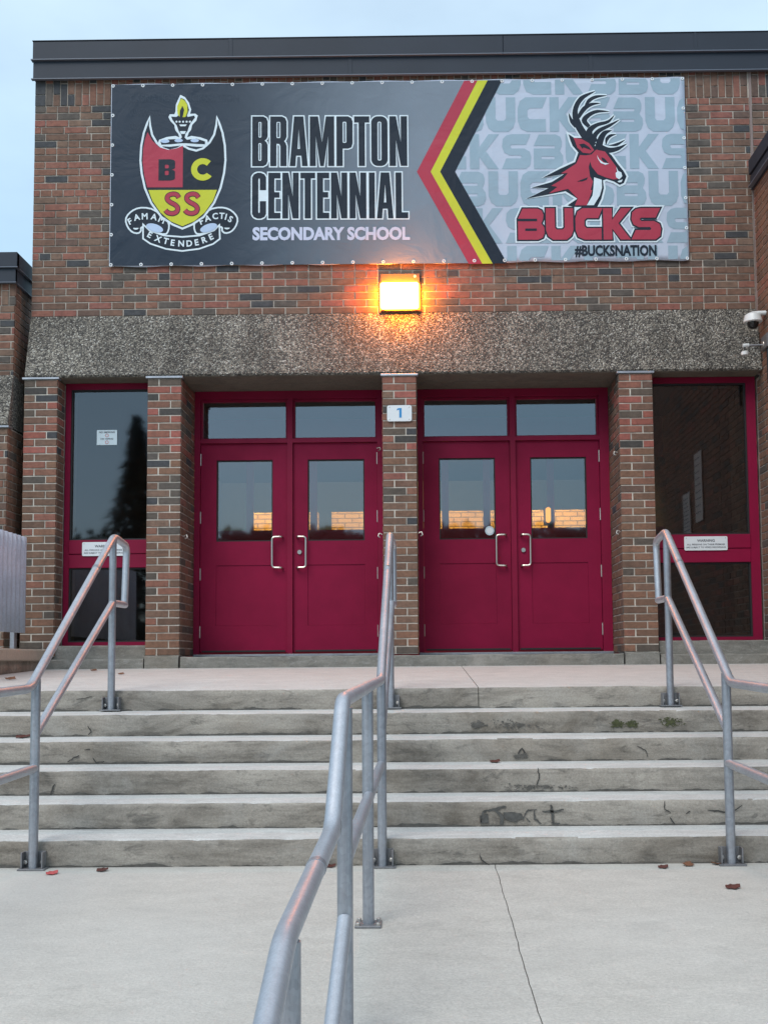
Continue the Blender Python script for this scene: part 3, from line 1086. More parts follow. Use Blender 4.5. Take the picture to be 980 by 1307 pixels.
# ================================================================== RIGHT WING
rw = thing('brick_side_wing', 'brick side wing running towards the viewer at the right edge', 'building', (3.9, -2, 0))
RX = 3.385
MB().box(RX + .007, 6.5, -5.6, WS - .003, -1.0, 4.56).build('brick_wall', MT['mortar'], rw)
MB().box(RX + .007, 5.0, WS - .003, 1.2, -1.0, 2.70).build('lower_wall', MT['mortar'], rw)
f = BrickField((RX, .20, 0), (-1, 0))
for k in range(64):
    z0 = 4.55 - (k + 1) * CP
    f.course(z0, CP, .10 if z0 > 2.65 else .0, 1.24, LP, [half, .0001][k % 2])
f.lay(rw, lambda u, v: MT['brick_low'], 300, brick_mat('brick_brown_joined', BRICKS_LOW, 'isl'), dist=lambda i: i[0])
f = BrickField((RX, .20 - 1.24, 0), (-1, 0))
for k in range(80):
    f.course(4.55 - (k + 1) * CP, CP, 0, 4.4, LP, [half, .0001][k % 2])
f.lay(rw, lambda u, v: MT['brick_low'], 0, brick_mat('brick_brown_joined', BRICKS_LOW, 'isl'), stuff_name='far_bricks')
MB().box(RX - .002, RX + .02, WS - .020, WS + .03, 2.72, 4.5).build('joint_sealant', MT['sealant'], rw)
rf = MB().box(RX - .02, 6.5, -5.6, WS - .02, 4.5, 4.74).build('roof_fascia', MT['fascia'], rw)
MB().box(RX - .055, RX, -5.6, WS - .07, 4.625, 4.765, .003).build('fascia_panel', MT['fascia'], rf)
MB().box(RX - .04, RX, -5.6, WS - .06, 4.52, 4.615, .003).build('fascia_panel', MT['fascia'], rf)
MB().box(RX - .06, RX, -5.6, WS - .06, 4.508, 4.519, .001).build('drip_hem', MT['fascia_hem'], rf)

# notices fixed on that side wall (seen mirrored in the right window)
for (y, z0, z1, w, lab) in ((-2.55, 1.50, 2.03, .34, 'lower white paper notice mirrored in the right window'), (-1.95, 1.62, 2.42, .34, 'taller white paper notice mirrored in the right window')):
    nt = thing('notice', lab, 'notice', (RX, y, z0), 'notices on the side wall')
    MB().box(RX - .016, RX - .008, y - w / 2, y + w / 2, z0, z1).build('sheet', MT['paper'], nt)
    ln = MB()
    for i in range(9):
        zz = z1 - .06 - i * (z1 - z0 - .1) / 9
        ln.box(RX - .0175, RX - .0162, y - w / 2 + .03, y + w / 2 - .03 - random.random() * .08, zz - .012, zz)
    ln.build('printed_lines', MT['sign_ink'], nt)

# ================================================================== WALL LAMP
lamp = thing('wall_lamp', 'lit orange wall lamp in a bronze housing under the banner', 'lamp', (.015, WS, 3.36))
mb = MB()
mb.box(-.172, .202, WS - .034, WS, 3.615, 3.722, .006)
mb.box(-.185, .21, WS - .018, WS - .004, 3.342, 3.722, .003)
mb.box(-.172, .202, WS - .05, WS - .02, 3.352, 3.366, .003)
mb.build('housing', MT['bronze'], lamp)
MB().box(-.172, .190, WS - .115, WS - .02, 3.372, 3.611, .016).build('lens', MT['lamp_on'], lamp)
for x in (-.14, .165): MB().box(x - .018, x + .018, WS - .062, WS - .05, 3.354, 3.364, .002).build('latch', MT['bronze'], lamp)
MB().lathe((.155, WS - .036, 3.690), [(.013, -.006), (.013, .002), (.008, .006)], 12, 'y').build('photocell', emit('photocell_glow', (1, .55, .2, 1), 2.0), lamp, True)  # emissive material gives the photocell its orange glow

# ================================================================== GROUND, STEPS, LANDINGS
LAND_Y, LAND_SL = -3.2718, .0364
TRD, RIS, TRD_SL = .2948, .1275, .0295
EDGE_Y = [LAND_Y - k * TRD for k in range(6)]
EDGE_Z = [LAND_Y * LAND_SL - k * (RIS + TRD * TRD_SL) for k in range(6)]
GY, GZ = EDGE_Y[5], EDGE_Z[5] - RIS          # where the last riser meets the lower landing
SX0, SX1 = -3.28, 3.38
JOINT_X = .552


def step_mesh(name, x0, x1, yf, zf, yb, zb, zbot, parent, seed, mats, seg=.025, cut=None, **kw):
    """one cast step: riser front at yf from zbot to zf, tread back to (yb, zb); worn nosing"""
    n = max(2, int((x1 - x0) / seg))
    prof = [(yf + .004, zbot), (yf + .002, zbot + .03), (yf, (zbot + zf) / 2), (yf, zf - .022), (yf + .003, zf - .009), (yf + .010, zf - .002), (yf + .026, zf), ((yf + yb) / 2, (zf + zb) / 2), (yb, zb)]
    k = len(prof)
    vs, fs = [], []
    for i in range(n + 1):
        x = x0 + (x1 - x0) * i / n
        chip = max(0, noise.noise((x * 3.3, seed * 7.7, 1.3)) - .18) * .024 + max(0, noise.noise((x * 15, seed * 3.1, 5)) - .25) * .022
        wav = noise.noise((x * 1.1, seed * 2.2, 0)) * .0050 + noise.noise((x * 6, seed * 5.2, 0)) * .0016
        for j, (y, z) in enumerate(prof):
            e = noise.noise((x * 8, z * 26, seed)) * .0022 + noise.noise((x * 30, z * 60, seed)) * .0012
            dy, dz = 0, wav
            if j < 4: dy = e
            if j in (3, 4, 5): dy += chip * 1.0; dz -= chip * .55
            if j == 6: dz -= chip * .2
            if j >= 7: dz = wav * .3
            if j == 0: dz = 0
            xx = x
            if cut and (i == 0 or i == n):
                c = cut[0] if i == 0 else cut[1]
                if c: xx = x + noise.noise((y * 5, c, 0)) * .006
            vs.append((xx, y + dy, z + dz))
    for i in range(n):
        for j in range(k - 1):
            fs.append((i * k + j, (i + 1) * k + j, (i + 1) * k + j + 1, i * k + j + 1))
    base = wpos(parent)
    # closing sides and underside
    m = len(vs)
    vs += [(x0, yb, zbot), (x1, yb, zbot)]
    fs.append(tuple(range(k)) + (m,))
    fs.append(tuple(n * k + i for i in reversed(range(k))) + (m + 1,))
    me = bpy.data.meshes.new(name)
    me.from_pydata([(a - base.x, b - base.y, c - base.z) for a, b, c in vs], [], fs)
    for mm in mats: me.materials.append(mm)
    for p in me.polygons:
        p.use_smooth = True
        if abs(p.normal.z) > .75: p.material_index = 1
    me.set_sharp_from_angle(angle=R(50))
    me.validate()
    return link(name, me, parent, base, **kw)


steps = link('stairs', None, None, (0, -4, GZ), kind='structure', label='six grey stained concrete steps up to the doors', category='stairs')
for k in range(1, 6):
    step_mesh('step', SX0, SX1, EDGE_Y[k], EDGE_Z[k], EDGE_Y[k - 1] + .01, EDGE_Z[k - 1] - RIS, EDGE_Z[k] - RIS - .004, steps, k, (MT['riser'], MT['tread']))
land = link('upper_landing', None, None, (0, -1.6, -.1), kind='structure', label='pale concrete landing in front of the doors', category='landing')
for a, b, cut in ((SX0, JOINT_X - .0025, (0, 3.1)), (JOINT_X + .0025, SX1, (3.1, 0))):
    step_mesh('slab', a, b, EDGE_Y[0], EDGE_Z[0], .3, .011, EDGE_Z[0] - RIS - .004, land, 9.3, (MT['riser'], MT['landing']), cut=cut)
low = link('lower_landing', None, None, (0, -6, GZ - .05), kind='structure', label='broad pale concrete landing at the foot of the steps', category='landing')
LG = .03
LOW_Y = -7.06


def gz(y): return GZ - LG * (GY - y)


for a, b, s in ((SX0 - .05, JOINT_X - .0018, 1), (JOINT_X + .0018, SX1 + .2, -1)):
    mb = MB()
    ny, nx = 46, 3
    for j in range(ny + 1):
        y = GY + .02 + (LOW_Y - GY - .02) * j / ny
        w = noise.noise((y * 1.9, 4.4, 0)) * .004 + noise.noise((y * 9, 1.4, 0)) * .004 + noise.noise((y * 31, 1.4, 0)) * .002
        for i in range(nx + 1):
            x = a + (b - a) * i / nx
            e = w if (s > 0 and i == nx) or (s < 0 and i == 0) else 0
            mb.v.append(Vector((x + e, y, gz(y))))
    for j in range(ny):
        for i in range(nx):
            mb.f.append((j * 4 + i, j * 4 + i + 1, (j + 1) * 4 + i + 1, (j + 1) * 4 + i))
    # skirts down the joint and the front
    for j in range(ny):
        col = nx if s > 0 else 0
        p, q = mb.v[j * 4 + col], mb.v[(j + 1) * 4 + col]
        mb.quad(p, q, q - Vector((0, 0, .08)), p - Vector((0, 0, .08)))
    y = LOW_Y
    mb.quad((a, y, gz(y)), (b, y, gz(y)), (b, y, gz(y) - .13), (a, y, gz(y) - .13))
    mb.build('slab', MT['slab'], low)
MB().box(SX0, SX1, LOW_Y + .02, GY + .3, gz(LOW_Y) - .16, gz(LOW_Y) - .09).build('joint_bed', MT['crack'], low)
MB().box(JOINT_X - .02, JOINT_X + .02, EDGE_Y[0] + .02, .2, EDGE_Z[0] - .10, EDGE_Z[0] - .035).build('joint_bed', MT['crack'], land)
stl = link('lower_stairs', None, None, (0, -7.4, -1.3), kind='structure', label='concrete steps going down towards the viewer', category='stairs')
ez = gz(LOW_Y)
for k in range(1, 4):
    step_mesh('step', SX0, SX1, LOW_Y - k * .30, ez - k * .132, LOW_Y - (k - 1) * .30 + .01, ez - k * .132 + .004, ez - (k + 1) * .132 - .01, stl, 20 + k, (MT['riser'], MT['tread']), .1)
PLZ = ez - 4 * .132
MB().quad((-60, LOW_Y - .88, PLZ), (60, LOW_Y - .88, PLZ), (60, -45, PLZ), (-60, -45, PLZ)).build('forecourt', MT['slab'], None, kind='structure')
MB().quad((-900, 900, PLZ - .3), (900, 900, PLZ - .3), (900, -900, PLZ - .3), (-900, -900, PLZ - .3)).build('ground', MT['grass'], None, kind='structure')


def at_y(px, py, Y):
    """point of the plane y = Y on the line through a spot of the photograph"""
    x, y2, z2 = px - 531.06, 1400.0, -(py - 738.66)
    c, s = cr_, sr_
    a, b = x, -z2
    a, b = math.cos(ROLL) * a + math.sin(ROLL) * b, -math.sin(ROLL) * a + math.cos(ROLL) * b
    x, z2 = a, -b
    y = cp_ * y2 - sp_ * z2
    zz = sp_ * y2 + cp_ * z2
    d = Vector((cy_ * x - sy_ * y, sy_ * x + cy_ * y, zz))
    o = Vector((.235, -10.0702, .0411))
    return o + d * ((Y - o.y) / d.y)


def mark(name, pts, Y, mat, parent, w=None, proud=.005):
    """flat patch (or tapering stroke of width w pixels) of dirt lying on a riser face"""
    mb = MB()
    if w == 'spots':
        rs = random.Random(int(pts[0][0] * 7 + pts[0][1]))
        n = len(pts)
        for _ in range(90):
            i = rs.randrange(n)
            a, b = pts[i], pts[(i + 1) % n]
            c = (sum(p[0] for p in pts) / n, sum(p[1] for p in pts) / n)
            t, q = rs.random(), rs.random() ** .6
            x, y = a[0] + (b[0] - a[0]) * t, a[1] + (b[1] - a[1]) * t
            x, y = c[0] + (x - c[0]) * q * 1.1, c[1] + (y - c[1]) * q * 1.1
            k, r = rs.randint(5, 7), rs.uniform(.5, 1.5) * (1.5 - q)
            m = len(mb.v)
            for j in range(k):
                th = 6.283 * j / k
                rr = r * rs.uniform(.5, 1.3)
                mb.v.append(at_y(x + rr * 1.7 * math.cos(th), y + rr * .9 * math.sin(th), Y) - Vector((0, proud + _ * .00002, 0)))
            mb.f.append(tuple(range(m, m + k)))
        return mb.build(name, mat, parent, kind='stuff')
    if w is None:
        P = [at_y(x, y, Y) - Vector((0, proud, 0)) for x, y in pts]
        n = len(P)
        c = sum(P, Vector()) / n
        ring = []
        for i in range(n):
            a, b = P[i], P[(i + 1) % n]
            for t in (0, .33, .66):
                p = a.lerp(b, t)
                p += (p - c) * noise.noise(p * 70) * .35
                ring.append(p)
        m = len(ring)
        mb.v = ring + [c]
        mb.f = [(i, (i + 1) % m, m) for i in range(m)]
    else:
        q = []
        for i, (a, b) in enumerate(zip(pts, pts[1:])):
            for t in (0, .25, .5, .75): q.append((a[0] + (b[0] - a[0]) * t, a[1] + (b[1] - a[1]) * t))
        q.append(pts[-1])
        k = len(q)
        for i, (x, y) in enumerate(q):
            x2, y2 = q[min(i + 1, k - 1)]
            x1, y1 = q[max(i - 1, 0)]
            dx, dy = x2 - x1, y2 - y1
            L = math.hypot(dx, dy) or 1
            ww = w * (.25 + .75 * math.sin(math.pi * (i + .4) / (k + .2)) ** .6) * (1 + .5 * noise.noise((x * .7, y * .7, 3))) / 2
            ox, oy = -dy / L * ww, dx / L * ww
            jx, jy = noise.noise((x * .35, y * .35, 0)) * 1.2, noise.noise((x * .35, y * .35, 9)) * 1.2
            for sg in (1, -1):
                mb.v.append(at_y(x + jx + ox * sg, y + jy + oy * sg, Y) - Vector((0, proud, 0)))
        for i in range(k - 1): mb.f.append((2 * i, 2 * i + 2, 2 * i + 3, 2 * i + 1))
    return mb.build(name, mat, parent)


# dirt gathered where each riser meets the tread or landing below it
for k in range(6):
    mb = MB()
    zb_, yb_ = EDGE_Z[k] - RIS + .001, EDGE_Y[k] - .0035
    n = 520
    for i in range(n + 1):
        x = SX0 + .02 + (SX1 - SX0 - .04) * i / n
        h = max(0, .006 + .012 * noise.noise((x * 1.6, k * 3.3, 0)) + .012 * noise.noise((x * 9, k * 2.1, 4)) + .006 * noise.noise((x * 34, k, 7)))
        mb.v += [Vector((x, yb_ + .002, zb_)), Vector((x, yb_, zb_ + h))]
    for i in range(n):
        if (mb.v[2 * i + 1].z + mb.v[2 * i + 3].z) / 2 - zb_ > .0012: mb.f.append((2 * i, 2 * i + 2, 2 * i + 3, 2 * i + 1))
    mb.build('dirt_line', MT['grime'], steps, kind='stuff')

# dark tarry scrawl on the fifth riser, cracks and moss on the others
for st, w in (([(613, 1050), (616, 1036), (622, 1034)], 3), ([(612, 1041), (622, 1038), (624, 1050), (613, 1051)], None), ([(622, 1035), (634, 1032), (645, 1029)], 3.5),
              ([(632, 1034), (641, 1042), (639, 1052)], 4.5), ([(643, 1037), (652, 1036), (664, 1038), (668, 1043), (660, 1049), (648, 1047), (641, 1041)], None),
              ([(668, 1043), (671, 1037), (673, 1034), (684, 1033)], 2), ([(681, 1034), (682, 1045), (690, 1051)], 2.5), ([(671, 1044), (676, 1049)], 1.6),
              ([(692, 1035), (706, 1036), (719, 1033)], 3), ([(703, 1027), (704, 1038), (706, 1050)], 4), ([(703, 1050), (714, 1051)], 2)):
    mark('tar_mark', st, EDGE_Y[4], MT['tar'], steps, w)
for st, Y, w in (([(612, 1089), (614, 1097), (620, 1102), (628, 1105)], 5, 1.6), ([(847, 1022), (848, 1033), (855, 1037)], 4, 1.2), ([(854, 1043), (857, 1047), (861, 1052)], 4, 1.6),
                 ([(874, 1039), (880, 1035)], 4, 1.3), ([(902, 1034), (915, 1035), (930, 1037), (946, 1028)], 4, 1.8), ([(686, 980), (688, 990), (684, 1004)], 3, 1.6),
                 ([(660, 962), (666, 955), (672, 966)], 2, 2), ([(812, 952), (823, 957), (826, 966)], 2, 1.2), ([(65, 1015), (70, 1001)], 3, 2.2),
                 ([(87, 973), (94, 968), (102, 964)], 2, 1.8), ([(119, 967), (123, 973), (134, 972)], 2, 1.6), ([(113, 927), (117, 935), (113, 938)], 1, 1.6),
                 ([(108, 957), (116, 956)], 2, 1.2), ([(99, 893), (118, 889)], 0, 1.0)):
    mark('crack', st, EDGE_Y[Y], MT['crack'], steps, w)
for st in ([(778, 922), (786, 918), (795, 921), (795, 928), (780, 929)], [(797, 923), (806, 919), (815, 922), (813, 928), (799, 928)], [(840, 918), (853, 915), (868, 918), (872, 924), (858, 928), (843, 925)]):
    mark('moss_patch', st, EDGE_Y[1], MT['moss'], steps, 'spots')
for st in ([(628, 919), (640, 916), (662, 923), (690, 926), (692, 931), (650, 931), (632, 928)], [(598, 924), (612, 919), (622, 926), (606, 930)]):
    mark('damp_patch', st, EDGE_Y[1], MT['grime'], steps, 'spots')
for st in ([(640, 999), (660, 1003), (690, 1002), (735, 1003), (730, 1007), (650, 1008)], [(655, 964), (672, 961), (673, 967), (657, 968)]):
    mark('damp_patch', st, EDGE_Y[3 if st[0][1] > 980 else 2], MT['grime'], steps, 'spots')

# ---- low ledge with the corrugated guard at the left edge
led = thing('low_wall', 'low tan concrete ledge wall left of the landing', 'wall', (-3.45, -1.5, -.1))
MB().box(-3.62, -3.255, -3.2, -.03, .075, .182, .012).build('coping_slab', MT['ledge'], led)
mb = MB()
for i in range(61):
    y = -3.2 + 3.15 * i / 60
    for j in range(5):
        z = -.16 + .235 * j / 4
        mb.v.append(Vector((-3.30 + noise.noise((y * 7, z * 14, 2)) * .02, y, z)))
for i in range(60):
    for j in range(4): mb.f.append((i * 5 + j, i * 5 + j + 1, (i + 1) * 5 + j + 1, (i + 1) * 5 + j))
mb.quad((-3.3, -.05, -.16), (-3.6, -.05, -.16), (-3.6, -.05, .075), (-3.3, -.05, .075))
mb.build('rough_base', MT['ledge_base'], led)
gp = thing('guard_panel', 'corrugated galvanised metal guard panel standing on the low ledge', 'guard panel', (-3.36, -.6, .18))
mb = MB()
ny = 260
for i in range(ny + 1):
    y = -.30 - 2.6 * i / ny
    x = -3.345 + .011 * math.sin((y + .30) / .10 * 2 * math.pi) * (1 if i > 2 else 0)
    for z in (.325, .75, 1.185): mb.v.append(Vector((x, y, z)))
for i in range(ny):
    for j in range(2): mb.f.append((i * 3 + j, i * 3 + j + 1, (i + 1) * 3 + j + 1, (i + 1) * 3 + j))
sh = mb.build('sheet', MT['galv_sheet'], gp, True)
sm = sh.modifiers.new('thickness', 'SOLIDIFY')
sm.thickness = .002
for y in (-.46, -1.9):
    MB().box(-3.41, -3.37, y - .03, y + .03, .183, 1.17, .003).build('post', MT['galv_dull'], gp)
    MB().box(-3.40, -3.355, y - .04, y + .04, .40, .43, .002).build('clip', MT['galv_dull'], gp)

# ================================================================== HANDRAILS
PR = .0222


def bracket(parent, x, y, z0, h=.082, w=.052):
    """steel channel bolted to the riser that holds the post foot"""
    mb = MB()
    mb.box(x - w, x + w, y + .026, y + .034, z0 + .004, z0 + h, .001)
    mb.box(x - w, x - w + .006, y - .022, y + .026, z0 + .008, z0 + h, .001)
    mb.box(x + w - .006, x + w, y - .022, y + .026, z0 + .008, z0 + h, .001)
    mb.box(x - w - .012, x + w + .012, y - .036, y + .034, z0, z0 + .0075, .001)
    b = mb.build('bracket', MT['bracket'], parent)
    for s in (-1, 1):
        MB().lathe((x + s * .041, y + .024, z0 + .032), [(.011, -.004), (.011, -.016), (.006, -.018)], 6, 'y').build('bolt', MT['bolt'], b)


def side_rail(label, xu, xl, mirror):
    yu, yl = LAND_Y - .036, GY - .036
    zu0, zl0 = EDGE_Z[0] - RIS + .004, GZ - .001
    t = thing('handrail', label, 'handrail', ((xu + xl) / 2, -4.1, zl0), 'steel handrails of the entrance steps')
    dx = (xl - xu)
    zt, zb = (.835, -.070)
    top = [(xu, yu + .0, zt - .42), (xu, yu + .27, zt - .415), (xu, yu + .31, zt - .03), (xu, yu + .015, zt), (xl, yl - .085, zb), (xl + .0, -6.2, zb - .03), (xl, -6.9, zb - .045)]
    tr = MB().tube(top[1:], PR, 16, .055)
    tr.build('top_rail', MT['galv'], t, True)
    MB().tube([(xu, yu, zt - .415), (xu, yu + .285, zt - .412)], PR * .98, 14).build('return_bend', MT['galv'], t, True)
    f = .43
    zm0, zm1 = zt - .418, .036 - .325
    MB().tube([(xu, yu - .005, zm0), (xl, yl + .005, zm1)], PR * .97, 16).build('mid_rail', MT['galv'], t, True)
    MB().tube([(xl, yl - .005, -.452), (xl, -6.9, -.50)], PR * .97, 16).build('mid_rail', MT['galv'], t, True)
    # slope at the lower post
    zpost = zb + (zt - zb) * (yl - (yl - .085)) / ((yu + .015) - (yl - .085)) - .005
    MB().tube([(xu, yu, zu0), (xu, yu, zt - .015)], PR, 16).build('post', MT['galv_dull'], t, True)
    MB().tube([(xl, yl, zl0), (xl, yl, zpost)], PR, 16).build('post', MT['galv_dull'], t, True)
    MB().tube([(xl, -6.86, gz(-6.86)), (xl, -6.86, zb - .05)], PR, 16).build('post', MT['galv_dull'], t, True)
    for (x, y, z) in ((xu, yu, zu0), (xl, yl, zl0)): bracket(t, x, y, z)
    # set screw sleeve on the sloping rail
    p = Vector(top[3]).lerp(Vector(top[4]), .26)
    d = (Vector(top[4]) - Vector(top[3])).normalized()
    MB().tube([p - d * .012, p + d * .012], PR * 1.10, 14).build('sleeve', MT['galv_dull'], t, True)
    return t


side_rail('left steel pipe handrail crossing in front of the left window', -1.705, -1.645, 1)
side_rail('right steel pipe handrail crossing in front of the right window', 1.722, 1.665, -1)

cr = thing('handrail', 'long steel pipe handrail down the middle, running close past the viewer', 'handrail', (.0, -5, GZ), 'steel handrails of the entrance steps')
yu, yl = LAND_Y - .036, GY - .036
xm = .012
A = (-.004, -6.95, -.066)
Bp = (-.008, -7.26, -.385)
Cp = (-.020, -8.10, -.445)
Dp = (-.020, -9.05, -.80)
zt = .828
MB().tube([(xm + .012, yu + .27, zt - .42), (xm + .012, yu + .30, zt - .03), (xm, yu + .01, zt), (xm + .004, yl - .05, -.045), A, Bp, Cp, Dp], PR, 20, .05).build('top_rail', MT['galv'], cr, True)
MB().tube([(xm, yu, zt - .42), (xm + .012, yu + .285, zt - .417)], PR * .98, 14).build('return_bend', MT['galv'], cr, True)
MB().tube([(xm + .008, yu - .005, zt - .425), (xm + .006, yl, -.262)], PR * .97, 16).build('mid_rail', MT['galv'], cr, True)
MB().tube([(xm, yl - .004, -.448), (.004, -6.96, -.50)], PR * .97, 16).build('mid_rail', MT['galv'], cr, True)
MB().tube([(.002, -6.98, -.668), (-.008, -7.34, -.885), (-.014, -7.50, -.985), (-.02, -8.1, -1.06), (-.02, -9.0, -1.38)], PR * .97, 18, .05).build('mid_rail', MT['galv'], cr, True)
for (x, y, z0, z1) in ((xm, yu, EDGE_Z[0] - RIS + .004, zt - .015), (xm + .004, yl, GZ - .001, -.03), (.004, -5.80, gz(-5.80) + .006, -.07), (.002, -6.962, ez - .002, -.085), (-.016, -8.07, PLZ, -.455), (-.02, -9.0, PLZ, -.79)):
    MB().tube([(x, y, z0), (x, y, z1)], PR, 18).build('post', MT['galv_dull'], cr, True)
bracket(cr, xm, yu, EDGE_Z[0] - RIS + .004)
bracket(cr, xm + .004, yl, GZ - .001)
MB().box(-.046, .054, -5.85, -5.75, gz(-5.8) - .002, gz(-5.8) + .008, .002).build('base_plate', MT['bracket'], cr)
for x in (-.034, .042):
    for y in (-5.838, -5.762): MB().lathe((x, y, gz(-5.8) + .008), [(.009, 0), (.009, .008), (.005, .011)], 6).build('bolt', MT['bolt'], cr)
for p, q, t in ((A, Bp, .97), (Bp, Cp, .42)):
    v0, v1 = Vector(p), Vector(q)
    d = (v1 - v0).normalized()
    c = v0.lerp(v1, t)
    MB().tube([c - d * .013, c + d * .013], PR * 1.06, 16).build('weld_sleeve', MT['galv_dull'], cr, True)
c = Vector((xm, yu + .01, zt)).lerp(Vector((xm + .004, yl - .05, -.045)), .29)
MB().lathe((c.x, c.y, c.z + PR * .9), [(.011, -.004), (.011, .006), (.006, .009)], 10).build('set_screw', MT['bolt'], cr, True)

# ================================================================== BANNER
ban = thing('banner', 'wide printed vinyl banner reading BRAMPTON CENTENNIAL SECONDARY SCHOOL with a crest and a red buck', 'banner', (0, WS - .02, BZ0))
BY = WS - .022
INK = {
    'navy': vinyl('print_navy', (.012, .021, .036, 1)), 'red': vinyl('print_red', (.42, .045, .080, 1)), 'yellow': vinyl('print_yellow', (.58, .60, .045, 1)),
    'white': vinyl('print_white', (.70, .80, .86, 1)), 'pale': vinyl('print_pale', (.50, .555, .67, 1)), 'mark': vinyl('print_pale_grey', (.31, .42, .505, 1)),
    'left': vinyl('print_grey_fade', (.022, .037, .060, 1), (.205, .250, .305, 1), (-2.0, .45)), 'faint': vinyl('print_faint', (.031, .048, .073, 1)),
    'ribbonblue': vinyl('print_ribbon_blue', (.46, .58, .78, 1)), 'lilac': vinyl('print_lilac', (.56, .60, .76, 1)), 'shade': vinyl('print_soft_shade', (.25, .31, .39, 1)),
}


def AX(px, py):
    x = BX0 + (px - 142) / 733.5 * (BX1 - BX0)
    z = BZ1 - (py - (107.4 - (px - 142) * .01148)) / (232.6 + (px - 142) / 733 * 1.9) * (BZ1 - BZ0)
    return x, z


_lay = [0]


class Print:
    """flat printed shapes; every piece lies a hair in front of the one before"""
    def __init__(s, name, ink, layer, parent=None):
        s.name, s.ink, s.layer, s.mb, s.k, s.parent = name, ink, layer, MB(), 0, parent or ban

    def y(s):
        s.k += 1
        return BY - .002 - s.layer * .0012 - min(s.k, 60) * .000018

    def poly(s, loops, fn=AX):
        """loops: outer then holes, artwork points"""
        y = s.y()
        P3 = [[Vector((*fn(*p), 0)) for p in lp] for lp in loops]
        tris = tessellate_polygon(P3)
        flat = [v for lp in P3 for v in lp]
        n = len(s.mb.v)
        s.mb.v.extend(Vector((v.x, y, v.y)) for v in flat)
        for t in tris:
            a, b, c = (flat[i] for i in t)
            if abs((b - a).cross(c - a).z) > 1e-10: s.mb.f.append(tuple(n + i for i in t))
        return s

    def text(s, txt, px, py, cap, off=0, width=None, rot=0, fn=AX, shear=0, space=1.0):
        """txt starting at px with its baseline at py; cap = capital height in artwork pixels; width fits it"""
        cu = bpy.data.curves.new('lettering', 'FONT')
        cu.body = txt
        cu.size = 1
        cu.offset = off
        cu.shear = shear
        cu.space_character = space
        cu.resolution_u = 3
        o = bpy.data.objects.new('lettering', cu)
        COL.objects.link(o)
        dg = bpy.context.evaluated_depsgraph_get()
        me = bpy.data.meshes.new_from_object(o.evaluated_get(dg))
        bpy.data.objects.remove(o)
        if not len(me.vertices): return s
        k = cap / .727
        xs = [v.co.x for v in me.vertices]
        x0, x1 = min(xs), max(xs)
        kx = width / (x1 - x0) if width else k
        y = s.y()
        n = len(s.mb.v)
        c, sn = math.cos(R(rot)), math.sin(R(rot))
        for v in me.vertices:
            u, w = (v.co.x - x0) * kx, v.co.y * k
            if rot or not width:
                pass
            a, b = px + u * c + w * sn, py - (w * c - u * sn)
            x, z = fn(a, b)
            s.mb.v.append(Vector((x, y, z)))
        for p in me.polygons: s.mb.f.append(tuple(n + i for i in p.vertices))
        bpy.data.meshes.remove(me)
        return s

    def done(s, clip=None, **kw):
        me = bpy.data.meshes.new(s.name)
        base = wpos(s.parent)
        me.from_pydata([tuple(v - base) for v in s.mb.v], [], s.mb.f)
        if clip:
            bm = bmesh.new()
            bm.from_mesh(me)
            for co, no in (((BX0 + .004, 0, 0), (-1, 0, 0)), ((BX1 - .012, 0, 0), (1, 0, 0)), ((0, 0, BZ0 + .012), (0, 0, -1)), ((0, 0, BZ1 - .012), (0, 0, 1))):
                bmesh.ops.bisect_plane(bm, geom=bm.verts[:] + bm.edges[:] + bm.faces[:], dist=1e-6, plane_co=Vector(co) - base, plane_no=no, clear_outer=True)
            bm.to_mesh(me)
            bm.free()
        bm = bmesh.new()
        bm.from_mesh(me)
        for fc in bm.faces:
            fc.normal_update()
            if fc.normal.y > 0: fc.normal_flip()
        bm.to_mesh(me)
        bm.free()
        me.materials.append(s.ink)
        return link(s.name, me, s.parent, base, **kw)


def area(p): return sum(a[0] * b[1] - b[0] * a[1] for a, b in zip(p, p[1:] + p[:1])) / 2


def offset(p, d):
    """polygon grown by d (shrunk when negative), mitred"""
    p = [q for i, q in enumerate(p) if math.dist(q, p[i - 1]) > 1e-4]
    sg = 1 if area(p) > 0 else -1
    out = []
    n = len(p)
    for i in range(n):
        a, b, c = p[i - 1], p[i], p[(i + 1) % n]
        d1, d2 = (b[0] - a[0], b[1] - a[1]), (c[0] - b[0], c[1] - b[1])
        l1, l2 = math.hypot(*d1), math.hypot(*d2)
        n1, n2 = (d1[1] / l1 * sg, -d1[0] / l1 * sg), (d2[1] / l2 * sg, -d2[0] / l2 * sg)
        k = 1 + n1[0] * n2[0] + n1[1] * n2[1]
        k = max(k, .35)
        out.append((b[0] + (n1[0] + n2[0]) / k * d, b[1] + (n1[1] + n2[1]) / k * d))
    return out


def smooth_loop(p, it=2):
    for _ in range(it):
        q = []
        for a, b in zip(p, p[1:] + p[:1]):
            q.append((a[0] * .75 + b[0] * .25, a[1] * .75 + b[1] * .25))
            q.append((a[0] * .25 + b[0] * .75, a[1] * .25 + b[1] * .75))
        p = q
    return p


def rrect(x0, y0, x1, y1, r, n=4):
    r = min(r, (x1 - x0) / 2, (y1 - y0) / 2)
    out = []
    for cx_, cy2, a0 in ((x1 - r, y0 + r, -90), (x1 - r, y1 - r, 0), (x0 + r, y1 - r, 90), (x0 + r, y0 + r, 180)):
        for i in range(n + 1):
            t = R(a0 + 90 * i / n)
            out.append((cx_ + r * math.cos(t), cy2 + r * math.sin(t)))
    return out


def tr(loop, ox, oy, sx=1, sy=None):
    sy = sx if sy is None else sy
    return [(ox + x * sx, oy + y * sy) for x, y in loop]


